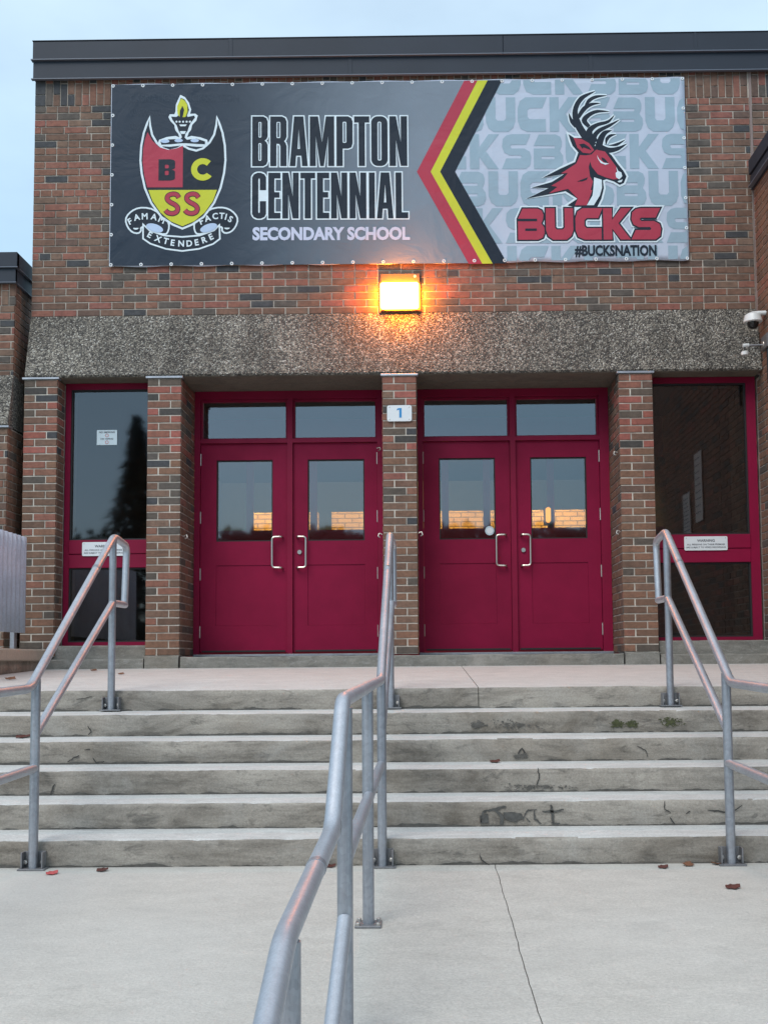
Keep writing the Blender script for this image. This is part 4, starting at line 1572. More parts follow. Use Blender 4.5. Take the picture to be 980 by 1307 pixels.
def capsule(pts, ws):
    """tapering stroke through pts as one polygon"""
    L, Rr = [], []
    q, w = [], []
    n = len(pts)
    for i in range(n - 1):
        p0, p1, p2, p3 = pts[max(i - 1, 0)], pts[i], pts[i + 1], pts[min(i + 2, n - 1)]
        for k in range(5):
            t = k / 5
            q.append(tuple(.5 * (2 * p1[a] + (p2[a] - p0[a]) * t + (2 * p0[a] - 5 * p1[a] + 4 * p2[a] - p3[a]) * t * t + (3 * p1[a] - p0[a] - 3 * p2[a] + p3[a]) * t ** 3) for a in (0, 1)))
            w.append(ws[i] + (ws[i + 1] - ws[i]) * t)
    q.append(pts[-1])
    w.append(ws[-1])
    for i, (x, y) in enumerate(q):
        a, b = q[max(i - 1, 0)], q[min(i + 1, len(q) - 1)]
        dx, dy = b[0] - a[0], b[1] - a[1]
        l = math.hypot(dx, dy) or 1
        L.append((x - dy / l * w[i], y + dx / l * w[i]))
        Rr.append((x + dy / l * w[i], y - dx / l * w[i]))
    return L + Rr[::-1]


# cloth sheet with hemmed edge
mb = MB()
NX, NZ = 96, 32
for i in range(NX + 1):
    for j in range(NZ + 1):
        x, z = BX0 + (BX1 - BX0) * i / NX, BZ0 + (BZ1 - BZ0) * j / NZ
        edge = min(i, NX - i, j, NZ - j)
        y = BY + noise.noise((x * 1.7, z * 2.3, 0)) * .0008
        if edge == 0:
            z += .006 * math.sin(x * 11) * (1 if j == 0 else -.6) if 0 < i < NX else 0
        mb.v.append(Vector((x, y, z)))
for i in range(NX):
    for j in range(NZ): mb.f.append((i * (NZ + 1) + j, (i + 1) * (NZ + 1) + j, (i + 1) * (NZ + 1) + j + 1, i * (NZ + 1) + j + 1))
cloth = mb.build('cloth', INK['pale'], ban, True)
sm = cloth.modifiers.new('thickness', 'SOLIDIFY')
sm.thickness = .0012
sm.offset = 1

# glyphs of the BUCKS lettering, traced in a 210 x 120 artwork
BK = {
    'B': [[(48, 285), (76, 224), (166, 224), (190, 236), (199, 262), (196, 288), (186, 312), (203, 336), (205, 368), (194, 396), (165, 408), (48, 408), (48, 299), (160, 299), (160, 285)], [(90, 342), (158, 342), (158, 356), (90, 356)]],
    'U': [[(213, 222), (266, 222), (266, 336), (276, 348), (312, 348), (323, 336), (323, 222), (374, 222), (374, 352), (362, 386), (335, 408), (254, 408), (226, 388), (213, 352)]],
    'C': [[(430, 222), (548, 222), (522, 281), (454, 281), (440, 294), (440, 326), (452, 340), (540, 340), (540, 408), (440, 408), (402, 392), (387, 352), (387, 282), (400, 242)]],
    'K': [[(551, 222), (603, 222), (603, 292), (657, 222), (716, 222), (640, 312), (712, 408), (652, 408), (603, 344), (603, 408), (551, 408)]],
    'S': [[(775, 222), (888, 222), (860, 279), (774, 279), (765, 287), (775, 299), (850, 299), (882, 316), (891, 346), (884, 388), (858, 408), (715, 408), (741, 352), (826, 352), (833, 345), (826, 335), (760, 335), (729, 320), (717, 288), (722, 248), (745, 228)]],
}
KX = {'B': (48, 205), 'U': (213, 374), 'C': (387, 548), 'K': (551, 716), 'S': (715, 891)}
wmk = Print('watermark', INK['mark'], 1)
GH = 44.5
for top, first, letter in ((77, 548, 4), (125, 581, 0), (172.5, 560, 2), (220, 583, 0), (267, 604, 3), (315, 580, 0)):
    x, k = first, letter
    while x < 876:
        ch = 'BUCKS'[k % 5]
        a, b = KX[ch]
        sx = 37.5 / (b - a)
        wmk.poly([tr([(q[0] - a, q[1] - 222) for q in lp], x, top, sx, GH / 186) for lp in BK[ch]])
        x += 40.6
        k += 1
wmk.done(clip=True)

# dark left field, arrow stripes
Print('left_field', INK['left'], 2).poly([[(143, 108.2), (607, 103.5), (536, 220), (606, 336.5), (143, 338.8)]]).done()
def chevron(name, ink, a, b, m0, m1, c, d):
    Print(name, INK[ink], 3).poly([[a, b, m1, d, c, m0]]).done()
chevron('arrow_stripe', 'red', (594.5, 103.6), (611.5, 103.3), (533.0, 220.5), (550.5, 220.5), (597.5, 337.6), (614.5, 337.4))
chevron('arrow_stripe', 'yellow', (611.6, 103.3), (624.5, 103.1), (550.6, 220.5), (562.5, 220.5), (614.6, 337.4), (627.5, 337.2))
chevron('arrow_stripe', 'navy', (624.6, 103.1), (643.0, 102.8), (562.6, 220.5), (581.5, 220.5), (627.6, 337.2), (646.0, 337.0))
for txt, x, y, w in (('CKSNATION#BUCKSNATION', 166, 130, 140), ('CKSNATION#BUCKSNATION', 166, 148, 60), ('CKSNATION#B', 166, 166, 30), ('CKSNATION#B', 166, 184, 22)):
    Print('faint_lettering', INK['faint'], 3).text(txt, x, y, 9.5, .012, w).done()

# BRAMPTON CENTENNIAL
def block(ch, w, h, s):
    b = s * .86
    if ch == 'B': return [[(0, 0), (.72 * w, 0), (.92 * w, .035 * h), (w, .10 * h), (w, .40 * h), (.93 * w, .455 * h), (.80 * w, .485 * h), (.93 * w, .52 * h), (w, .575 * h), (w, .90 * h), (.92 * w, .965 * h), (.72 * w, h), (0, h)], rrect(s, b, w - s, .425 * h, 6), rrect(s, .535 * h, w - s, h - b, 6)]
    if ch == 'R': return [[(0, 0), (.72 * w, 0), (.92 * w, .035 * h), (w, .10 * h), (w, .41 * h), (.93 * w, .47 * h), (.84 * w, .495 * h), (.95 * w, .54 * h), (w, .60 * h), (w, h), (w - s, h), (w - s, .60 * h), (w - s * 1.15, .555 * h), (s, .55 * h), (s, h), (0, h)], rrect(s, b, w - s, .435 * h, 6)]
    if ch == 'A': return [[(.24 * w, 0), (.76 * w, 0), (w, h), (.685 * w, h), (.645 * w, .79 * h), (.355 * w, .79 * h), (.315 * w, h), (0, h)], [(.5 * w, .26 * h), (.57 * w, .655 * h), (.43 * w, .655 * h)]]
    if ch == 'M': return [[(0, 0), (.34 * w, 0), (.5 * w, .52 * h), (.66 * w, 0), (w, 0), (w, h), (.755 * w, h), (.755 * w, .40 * h), (.575 * w, h), (.425 * w, h), (.245 * w, .40 * h), (.245 * w, h), (0, h)]]
    if ch == 'P': return [[(0, 0), (.72 * w, 0), (.92 * w, .035 * h), (w, .10 * h), (w, .55 * h), (.92 * w, .625 * h), (.72 * w, .65 * h), (s, .65 * h), (s, h), (0, h)], rrect(s, b, w - s, .535 * h, 6)]
    if ch == 'T': return [[(0, 0), (w, 0), (w, .125 * h), (w / 2 + s / 2, .125 * h), (w / 2 + s / 2, h), (w / 2 - s / 2, h), (w / 2 - s / 2, .125 * h), (0, .125 * h)]]
    if ch == 'O': return [rrect(0, 0, w, h, .40 * w, 6), rrect(s, b, w - s, h - b, 8)]
    if ch == 'N': return [[(0, 0), (.37 * w, 0), (.64 * w, .52 * h), (.64 * w, 0), (w, 0), (w, h), (.63 * w, h), (.36 * w, .48 * h), (.36 * w, h), (0, h)]]
    if ch == 'C': return [[(w, .38 * h), (w - s, .38 * h), (w - s, b + 5), (w / 2, b), (s, b + 5), (s, h - b - 5), (w / 2, h - b), (w - s, h - b - 5), (w - s, .62 * h), (w, .62 * h), (w, .90 * h), (.88 * w, .965 * h), (.62 * w, h), (.38 * w, h), (.12 * w, .965 * h), (0, .90 * h), (0, .10 * h), (.12 * w, .035 * h), (.38 * w, 0), (.62 * w, 0), (.88 * w, .035 * h), (w, .10 * h)]]
    if ch == 'E': return [[(0, 0), (w, 0), (w, .125 * h), (s, .125 * h), (s, .425 * h), (.92 * w, .425 * h), (.92 * w, .545 * h), (s, .545 * h), (s, .875 * h), (w, .875 * h), (w, h), (0, h)]]
    if ch == 'I': return [[(0, 0), (w, 0), (w, h), (0, h)]]
    if ch == 'L': return [[(0, 0), (s, 0), (s, .87 * h), (w, .87 * h), (w, h), (0, h)]]


T4 = lambda p: tr(p, 310, 130, 1 / 4.2609)
ol = Print('title_outline', INK['white'], 4)
tl = Print('title_lettering', INK['navy'], 5)
for row, y0, y1 in ((('B', 57, 141), ('R', 155, 244), ('A', 261, 359), ('M', 370, 503), ('P', 515, 603), ('T', 611, 694), ('O', 704, 793), ('N', 803, 899)), 83, 354), \
                   ((('C', 57, 133), ('E', 145, 211), ('N', 221, 310), ('T', 319, 399), ('E', 409, 475), ('N', 485, 573), ('N', 585, 676), ('I', 690, 722), ('A', 733, 822), ('L', 834, 902)), 390, 638):
    for ch, a, b in row:
        s = 34 if b - a > 70 or ch == 'I' else 33
        loops = [tr(lp, a, y0) for lp in block(ch, b - a, y1 - y0, s)]
        tl.poly([T4(lp) for lp in loops])
        if ch == 'C':
            w_, h_ = b - a, y1 - y0
            loops = [tr(rrect(0, 0, w_, h_, .42 * w_, 6), a, y0)]
        gro = [offset(loops[0], 7.0)] + [offset(lp, -5.0) for lp in loops[1:] if min(max(q[0] for q in lp) - min(q[0] for q in lp), 99) > 13]
        ol.poly([T4(lp) for lp in gro])
ol.done()
tl.done()
Print('subtitle_lettering', INK['lilac'], 4).text('SECONDARY SCHOOL', 324, 306.2, 15.6, .046, 199.5).done()

# crest
T3 = lambda p: tr(p, 140, 100, 1 / 4.4545)
def mir(p, c=423): return [(2 * c - x, y) for x, y in p][::-1]
left_side = [(233, 212), (212, 255), (193, 310), (179, 385), (175, 470), (183, 545), (203, 630), (240, 715), (300, 795), (365, 838)]
top_left = [(388, 398), (348, 408), (312, 396), (278, 366), (252, 322), (240, 270)]
shield = left_side + [(423, 862)] + mir(left_side) + [(2 * 423 - x, y) for x, y in reversed(top_left)] + [(423, 378)] + top_left
crest = Print('crest_outline', INK['white'], 4)
crest.poly([T3(shield)])
torch_out = [(405, 95), (432, 108), (455, 140), (468, 180), (462, 204), (492, 203), (506, 214), (498, 242), (474, 268), (468, 296), (455, 312), (446, 338), (470, 330), (520, 338), (560, 352), (566, 372), (545, 392), (500, 392), (423, 384), (345, 392), (300, 388), (280, 372), (286, 352), (330, 336), (380, 330), (402, 338), (395, 318), (378, 298), (372, 268), (350, 245), (338, 222), (346, 206), (372, 206), (378, 190), (380, 150)]
crest.poly([T3(torch_out)])
lobeL = [(93, 804), (112, 768), (150, 740), (200, 730), (262, 742), (318, 790), (352, 820), (350, 868), (330, 896), (270, 880), (212, 848), (192, 852), (194, 872), (172, 888), (136, 880), (108, 850)]
for lb in (lobeL, mir(lobeL, 418)): Print('ribbon_outline', INK['white'], 3.2).poly([T3(smooth_loop(lb, 1))]).done()
band = [(196, 822), (240, 862), (320, 890), (423, 898), (520, 890), (600, 862), (636, 826), (640, 916), (600, 946), (520, 974), (423, 986), (330, 974), (240, 944), (196, 914)]
crest.done()
Print('ribbon_outline', INK['white'], 3.6).poly([T3(band)]).done()
cn = Print('crest_navy', INK['navy'], 5)
cn.poly([T3(offset(shield, -12))])
cn.poly([T3([(408, 112), (430, 122), (447, 150), (456, 182), (444, 214), (448, 222), (486, 214), (490, 226), (464, 258), (456, 276), (448, 302), (436, 318), (432, 340), (444, 352), (500, 346), (548, 362), (548, 378), (500, 376), (440, 372), (426, 372), (412, 372), (350, 378), (300, 380), (294, 364), (340, 350), (408, 348), (416, 338), (412, 322), (398, 304), (386, 270), (360, 236), (354, 220), (384, 222), (394, 214), (388, 186), (394, 150)])])
cn.done()
for lb in (lobeL, mir(lobeL, 418)): Print('ribbon', INK['navy'], 3.4).poly([T3(smooth_loop(offset(lb, -9), 1))]).done()
Print('ribbon', INK['navy'], 3.8).poly([T3(offset(band, -9))]).done()
cc = Print('crest_red', INK['red'], 6)
cc.poly([T3([(220, 308), (248, 358), (290, 396), (340, 410), (385, 402), (423, 386), (423, 623), (222, 623), (204, 555), (194, 480), (196, 405), (206, 350)])])
cc.done()
cyl = Print('crest_field', INK['yellow'], 6)
cyl.poly([T3([(228, 638), (618, 638), (596, 700), (550, 765), (490, 815), (423, 843), (356, 815), (298, 765), (252, 700)])])
cyl.done()
cyl = Print('torch_flame', INK['yellow'], 6)
cyl.poly([T3([(410, 116), (388, 160), (390, 204), (402, 222), (404, 186), (418, 158), (428, 182), (420, 224), (436, 222), (448, 192), (446, 152), (430, 128)])])
cyl.done()
Print('crest_letter', INK['navy'], 7).poly([T3(tr(lp, 285, 464)) for lp in block('B', 94, 121, 36)]).done()
ring = [(536 + 66 * math.cos(R(t)), 522 + 64 * math.sin(R(t))) for t in range(38, 323, 12)] + [(536 + 31 * math.cos(R(t)), 522 + 30 * math.sin(R(t))) for t in range(318, 41, -12)]
Print('crest_letter', INK['yellow'], 7).poly([T3(ring)]).done()
ess = [(36, -34), (24, -50), (2, -55), (-24, -46), (-30, -26), (-12, -8), (14, 6), (30, 24), (24, 46), (0, 56), (-26, 50), (-40, 36)]
for x in (366, 477):
    Print('crest_letter_edge', INK['navy'], 7).poly([T3(tr(capsule(ess, [15] * 12), x, 716))]).done()
    Print('crest_letter', INK['red'], 8).poly([T3(tr(capsule(ess, [11] * 12), x, 716))]).done()
for s, pts in (('FAMAM', ((124, 834, 27), (150, 812, 14), (193, 803, 2), (241, 802, -12), (284, 815, -24))), ('FACTIS', ((527, 835, 22), (552, 819, 15), (594, 804, 5), (630, 800, -4), (662, 805, -14), (678, 813, -28))),
               ('EXTENDERE', ((222, 900, -28), (262, 921, -22), (312, 938, -14), (356, 950, -8), (400, 956, -2), (448, 957, 4), (497, 952, 11), (539, 940, 18), (583, 922, 26)))):
    mo = Print('motto_lettering', INK['white'], 6)
    for ch, (x, y, r) in zip(s, pts): mo.text(ch, 140 + x / 4.4545, 100 + y / 4.4545, 7.8, .03, None, -r)
    mo.done()
for cx0, rot in ((266, 18), (572, -18)):
    Print('ribbon_fold', INK['ribbonblue'], 6).poly([T3([(cx0 + 50 * math.cos(t) * math.cos(R(rot)) - 22 * math.sin(t) * math.sin(R(rot)), 852 + 50 * math.cos(t) * math.sin(R(rot)) + 22 * math.sin(t) * math.cos(R(rot))) for t in [2 * math.pi * i / 20 for i in range(20)]])]).done()
for cx0, w in ((320, 26), (398, 24), (490, 24)):
    Print('chain_link', INK['ribbonblue'], 6).poly([T3([(cx0 + w * math.cos(t), (362 if cx0 > 330 else 366) - 5 + 10 * math.sin(t)) for t in [2 * math.pi * i / 14 for i in range(14)]])]).done()
wd = Print('crest_highlight', INK['white'], 7)
for cx0 in (385, 403, 423, 443, 462): wd.poly([T3([(cx0 + 6 * math.cos(t), 250 + 6 * math.sin(t)) for t in [2 * math.pi * i / 10 for i in range(10)]])])
wd.poly([T3([(400, 266), (444, 266), (436, 276), (408, 276)])]).poly([T3([(404, 304), (440, 304), (432, 320), (412, 320)])])
for cx0 in (160, 676): wd.poly([T3([(cx0 + 16 * math.cos(t), 852 + 10 * math.sin(t)) for t in [math.pi * i / 8 for i in range(9)]])])
wd.done()

# buck head and BUCKS
c6 = lambda p: tr(p, 640, 95, 1 / 4.0833)
c9 = lambda p: tr(p, 700, 105, 1 / 7.538)
b7 = lambda p: tr(p, 650, 220, 1 / 4.6667)
navy_head = [(352, 318), (382, 338), (425, 338), (470, 352), (500, 398), (545, 402), (574, 430), (604, 474), (634, 512), (648, 540), (634, 574), (612, 584), (583, 566), (545, 554), (526, 560), (530, 602), (516, 655), (494, 698), (372, 698), (340, 690), (392, 655), (332, 616), (128, 655), (244, 600), (156, 597), (262, 568), (326, 527), (215, 545), (308, 498), (384, 464), (402, 414), (372, 378), (362, 352)]
antlers = [([(440, 625), (350, 520), (285, 400), (268, 280), (330, 165), (462, 96)], [30, 36, 34, 24, 22, 2]), ([(296, 350), (350, 270), (420, 225), (512, 212)], [16, 22, 16, 1]),
           ([(352, 262), (400, 190), (470, 150), (575, 138)], [3, 18, 15, 1]), ([(278, 430), (232, 385), (204, 306)], [28, 18, 1]), ([(430, 600), (398, 490), (470, 425), (580, 392), (642, 328)], [34, 30, 18, 14, 1]),
           ([(398, 440), (352, 380), (400, 325), (480, 292), (596, 294)], [16, 26, 20, 15, 1]), ([(482, 590), (446, 540), (492, 480), (600, 425), (692, 372)], [4, 24, 20, 14, 1]),
           ([(478, 660), (508, 560), (548, 500), (615, 476)], [34, 30, 22, 1]), ([(556, 608), (566, 560), (600, 528), (656, 514)], [4, 16, 14, 1]), ([(500, 640), (580, 668), (670, 652), (756, 606)], [30, 26, 18, 1]), ([(586, 622), (660, 612), (742, 566)], [3, 14, 1])]
ew = Print('emblem_outline', INK['white'], 4)
ew.poly([c6(offset(navy_head, 10))])
for pts, ws in antlers: ew.poly([c9(capsule(pts, [w + 13 for w in ws]))])
BO = {c: (BK[c][0][:-3] if c == 'B' else BK[c][0]) for c in BK}
for ch in 'BUCKS': ew.poly([b7(offset(BO[ch], 17))])
ew.done()
en = Print('emblem_navy', INK['navy'], 5)
en.poly([c6(navy_head)])
for pts, ws in antlers: en.poly([c9(capsule(pts, ws))])
for ch in 'BUCKS': en.poly([b7(offset(BO[ch], 8.5))])
en.done()
er = Print('emblem_red', INK['red'], 6)
er.poly([c6([(410, 428), (440, 430), (470, 425), (494, 400), (540, 410), (570, 452), (598, 492), (596, 520), (612, 552), (580, 556), (540, 545), (500, 528), (470, 490), (462, 462), (454, 490), (460, 540), (474, 566), (462, 610), (470, 612), (440, 690), (378, 690), (394, 655), (345, 604), (245, 628), (290, 594), (258, 588), (320, 552), (345, 522), (310, 524), (390, 472)])])
er.poly([c6([(378, 338), (420, 344), (458, 366), (484, 402), (462, 420), (425, 416), (396, 388), (388, 362)])])
er.done()
for ch in 'BUCKS': Print('bucks_letter', INK['red'], 6).poly([b7(lp) for lp in BK[ch][:1]]).done()
for lp in (c6([(406, 372), (432, 368), (458, 386), (470, 404), (446, 394), (428, 388), (424, 396)]), c6([(392, 566), (448, 544), (442, 558), (418, 566)]),
           b7([(46, 284), (161, 284), (161, 299), (46, 299)]), b7([(90, 342), (158, 342), (158, 356), (90, 356)]), c6([(520, 440), (536, 446), (556, 470), (540, 468), (524, 456)])):
    Print('emblem_detail', INK['navy'], 7).poly([lp]).done()
ei = Print('emblem_white', INK['white'], 8)
ei.poly([c6([(498, 428), (508, 450), (530, 468), (560, 474), (540, 480), (516, 470), (502, 448)])])
ei.poly([c6([(596, 490), (606, 512), (622, 520), (626, 540), (610, 556), (594, 545), (592, 522), (600, 516)])])
ei.poly([c6([(600, 566), (628, 556), (622, 570), (610, 572)])])
ei.poly([c6([(480, 545), (520, 558), (520, 600), (508, 640), (476, 690), (440, 690), (470, 640), (476, 600)])])
ei.done()
Print('hashtag_lettering', INK['navy'], 4).text('#BUCKSNATION', 731.5, 327.3, 13.0, .040, 103).done()

# eyelets round the hem
gm = MB().lathe((0, 0, 0), [(.016, .001), (.017, -.002), (.012, -.004), (.007, -.002), (.006, .001)], 14, 'y').mesh('grommet', MT['white_plate'], True)
for i in range(20):
    for zz in (BZ1 - .018, BZ0 + .018):
        x = BX0 + .018 + (BX1 - BX0 - .036) * i / 19
        link('grommet', gm, ban, (x, BY - .004, zz))
for j in range(1, 6):
    for x in (BX0 + .018, BX1 - .018):
        link('grommet', gm, ban, (x, BY - .004, BZ0 + .018 + (BZ1 - BZ0 - .036) * j / 6))

# ================================================================== SIGNS
def plate(name, label, cat, x0, x1, z0, z1, y, mat, r=.012, group=None):
    t = thing(name, label, cat, ((x0 + x1) / 2, y, z0), group)
    mb = MB()
    lp = rrect(x0, z0, x1, z1, r)
    n = len(lp)
    for yy in (y, y - .004): mb.v.extend(Vector((a, yy, b)) for a, b in lp)
    mb.f.append(tuple(range(n, 2 * n)))
    for i in range(n): mb.f.append((i, (i + 1) % n, n + (i + 1) % n, n + i))
    mb.build('plate', mat, t)
    return t


def sign_text(t, s, xc, zbase, cap, mat, y, off=0, width=None, name='lettering'):
    cu = bpy.data.curves.new('lettering', 'FONT')
    cu.body, cu.offset, cu.resolution_u = s, off, 3
    o = bpy.data.objects.new('lettering', cu)
    COL.objects.link(o)
    me = bpy.data.meshes.new_from_object(o.evaluated_get(bpy.context.evaluated_depsgraph_get()))
    bpy.data.objects.remove(o)
    k = cap / .727
    xs = [v.co.x for v in me.vertices]
    x0, x1 = min(xs), max(xs)
    kx = width / (x1 - x0) if width else k
    base = wpos(t)
    for v in me.vertices:
        v.co = Vector((xc + (v.co.x - (x0 + x1) / 2) * kx, y, zbase + v.co.y * k)) - base
    me.materials.clear()
    me.materials.append(mat)
    return link(name, me, t, base)


t = plate('number_sign', 'small white plate with a blue number 1 on the centre pillar', 'sign', -.113, .116, 2.272, 2.424, -.012, MT['white_plate'], .02)
mb = MB()
for pts in ([(.0, 2.306), (.022, 2.306), (.022, 2.396), (.0, 2.396)], [(-.022, 2.374), (.0, 2.382), (.0, 2.396), (-.006, 2.396), (-.022, 2.388)], [(-.02, 2.2975), (.042, 2.2975), (.042, 2.3055), (-.02, 2.3055)][:0] or [(.022, 2.306), (.0222, 2.306), (.0222, 2.307)]):
    mb.quad(*[(x, -.0175, z) for x, z in pts])
mb.build('numeral', MT['sign_blue'], t)
for x in (-.09, .092):
    for zz in (2.29, 2.406): MB().lathe((x, -.016, zz), [(.006, 0), (.006, -.002), (.003, -.003)], 8, 'y').build('screw', MT['bolt'], t)

for x0, lab in ((-3.005, 'white warning plate half behind the left handrail'), (2.660, 'white warning plate on the right window rail')):
    yy = WY - .013
    t = plate('warning_sign', lab, 'sign', x0, x0 + .405, 1.062, 1.194, yy, MT['white_plate'], .012, 'warning plates on the side windows')
    xc = x0 + .2025
    sign_text(t, 'WARNING', xc, 1.143, .024, MT['sign_ink'], yy - .0055, .02, .165)
    sign_text(t, 'ALL PERSONS ON THESE PREMISES', xc, 1.111, .0145, MT['sign_ink'], yy - .0055, .01, .355)
    sign_text(t, 'ARE SUBJECT TO VIDEO RECORDING', xc, 1.084, .0145, MT['sign_ink'], yy - .0055, .01, .37)
    for dx in (.018, .387): MB().lathe((x0 + dx, yy - .004, 1.178), [(.005, 0), (.005, -.002), (.003, -.003)], 8, 'y').build('screw', MT['bolt'], t)

yy = WY + .030
t = plate('window_notice', 'pale no smoking and no vaping notice stuck inside the left window', 'notice', -2.893, -2.700, 2.130, 2.274, yy, MT['sticker'], .004)
sign_text(t, 'NO SMOKING', -2.796, 2.245, .017, MT['sign_ink'], yy - .0055, .02, .15)
sign_text(t, 'NO VAPING', -2.796, 2.182, .015, MT['sign_ink'], yy - .0055, .02, .12)
for zc in (2.222, 2.156):
    mb = MB()
    for i in range(18):
        a, b = 2 * math.pi * i / 18, 2 * math.pi * (i + 1) / 18
        mb.quad(*[(-2.796 + r * math.cos(q), yy - .0055, zc + r * math.sin(q)) for r, q in ((.0165, a), (.0165, b), (.0125, b), (.0125, a))])
    mb.build('ban_symbol', MT['sign_red'], t)
t = thing('door_sticker', 'small round white sticker low on the door glass', 'sticker', (.862, DY, 1.31))
MB().lathe((.862, DY + .0225, 1.318), [(.045, 0), (.045, -.001)], 24, 'y').build('disc', MT['sticker'], t)
MB().lathe((.862, DY + .0210, 1.318), [(.030, 0), (.030, -.0008)], 20, 'y').build('printed_ring', MT['white_plate'], t)

# ================================================================== CAMERAS ON THE SIDE WALL
cx_, cyy = 3.27, -.12
t = thing('security_camera', 'white dome camera hanging from an arm on the right side wall', 'camera', (RX, cyy, 3.2))
prof = [(.012, .075), (.045, .070), (.072, .052), (.082, .015), (.086, -.012), (.080, -.018)]
MB().lathe((cx_, cyy, 3.155), list(reversed(prof)), 24).build('shell', MT['white_plastic'], t, True)
MB().lathe((cx_, cyy, 3.155), [(.004, -.078), (.030, -.070), (.048, -.050), (.054, -.018)], 20).build('dome', MT['black_plastic'], t, True)
MB().tube([(cx_ - .01, cyy, 3.222), (cx_ + .05, cyy, 3.226), (RX + .02, cyy - .01, 3.226)], [.020, .022, .022], 12).build('arm', MT['white_plastic'], t, True)
t = thing('floodlight_box', 'dark grey box with a small grey sensor arm on the right side wall', 'sensor', (RX, -.15, 2.9))
MB().box(RX - .035, RX + .03, -.26, -.08, 2.875, 3.005, .006).build('box', MT['grey_box'], t)
MB().tube([(3.165, -.14, 2.918), (3.22, -.14, 2.920)], .017, 12).build('sensor_head', MT['white_plastic'], t, True)
MB().tube([(3.22, -.14, 2.919), (RX - .02, -.14, 2.922)], .008, 10).build('arm', MT['galv_dull'], t, True)
MB().lathe((RX - .03, -.14, 2.925), [(.030, -.012), (.034, 0), (.030, .012)], 16, 'x').build('joint', MT['steel'], t, True)
MB().tube([(3.182, -.14, 2.91), (3.182, -.14, 2.862)], .006, 8).build('stem', MT['black_plastic'], t, True)
MB().lathe((3.180, -.14, 2.845), [(.034, -.018), (.034, .012), (.018, .020)], 16).build('cup', MT['white_plastic'], t, True)
MB().tube([(RX - .012, -.20, 2.88), (RX - .012, -.20, 2.55)], .012, 8).build('cable', MT['black_plastic'], t, True)

# ================================================================== LEAVES
def leaf(x, y, z, s, rz, mat, label, curl=.35, name='fallen_leaf', cat='leaf', squash=1.0):
    mb = MB()
    n = 8
    for i in range(n + 1):
        t = i / n
        w = s * .42 * math.sin(math.pi * min(1, t * .93 + .05)) ** .8 * (1 + .30 * math.sin(t * 15 + rz * 3)) * squash
        for k, u in enumerate((-1, -.5, 0, .5, 1)):
            px, py = (t - .5) * s, u * w
            pz = curl * s * ((abs(u) ** 1.5 * .22 * (1 + u * .8)) + (t - .35) ** 2 * .7) + .003 + noise.noise((t * 4, u * 2, rz)) * s * .05
            mb.v.append(Vector((x + px * math.cos(rz) - py * math.sin(rz), y + px * math.sin(rz) + py * math.cos(rz), z + pz)))
    for i in range(n):
        for k in range(4): mb.f.append((i * 5 + k, i * 5 + k + 1, (i + 1) * 5 + k + 1, (i + 1) * 5 + k))
    o = mb.build(name, mat, None, True, (x, y, z), label=label, category=cat, group='leaves lying on the concrete')
    sm = o.modifiers.new('thickness', 'SOLIDIFY')
    sm.thickness = .0012
    return o


def on_ground(px, py):
    a, b = Vector((.235, -10.0702, .0411)), at_y(px, py, -5)
    d = b - a
    k = (GZ - LG * (GY - a.y) - a.z) / (d.z - LG * d.y)
    return a + d * k


for px, py, s, rz, m, lab in ((67, 1116, .055, .6, 'wrapper', 'red and white scrap lying by the left handrail foot'), (131, 1112, .055, 0, 'leaf_red', 'dark red leaf at the foot of the left steps'),
                              (846, 1108, .05, .2, 'leaf_red', 'curled dark red leaf left of the brown one by the right steps'), (878, 1105, .06, .9, 'leaf_brown', 'brown leaf standing up against the bottom step'),
                              (935, 1134, .065, .1, 'leaf_red', 'reddish leaf lying out on the landing near the right edge'), (424, 1102, .05, .3, 'leaf_red', 'dark leaf beside the middle handrail at the lowest riser'),
                              (913, 1103, .05, 2.6, 'leaf_brown', 'small brown leaf tucked against the right bracket')):
    q = on_ground(px, py)
    leaf(q.x, min(q.y, GY - .03), gz(min(q.y, GY - .03)), s, rz, MT[m], lab, name='fallen_leaf' if m != 'wrapper' else 'paper_scrap', cat='leaf' if m != 'wrapper' else 'litter')
q = at_y(631, 968, EDGE_Y[2] - .0)
leaf(at_y(631, 968, EDGE_Y[2]).x, EDGE_Y[2] - .045, EDGE_Z[2] - RIS - .002, .06, .4, MT['leaf_red'], 'rust red leaf on a tread right of the middle handrail')
leaf(at_y(34, 940, EDGE_Y[1]).x, EDGE_Y[1] - .05, EDGE_Z[1] - RIS - .002, .085, .1, MT['leaf_red'], 'flat dark red leaf on the tread by the left lower post')
for px, Y, s, lab in ((14, -1.9, .09, 'dry leaf nearest the ledge on the upper landing'), (120, -.5, .07, 'brown leaf by the left window sill'), (155, -1.2, .06, 'small dark leaf left of the left pillar on the landing')):
    P = at_y(px, 862, Y)
    leaf(max(P.x, -3.2), Y, Y * LAND_SL + .002, s, 1.1, MT['leaf_brown'], lab)

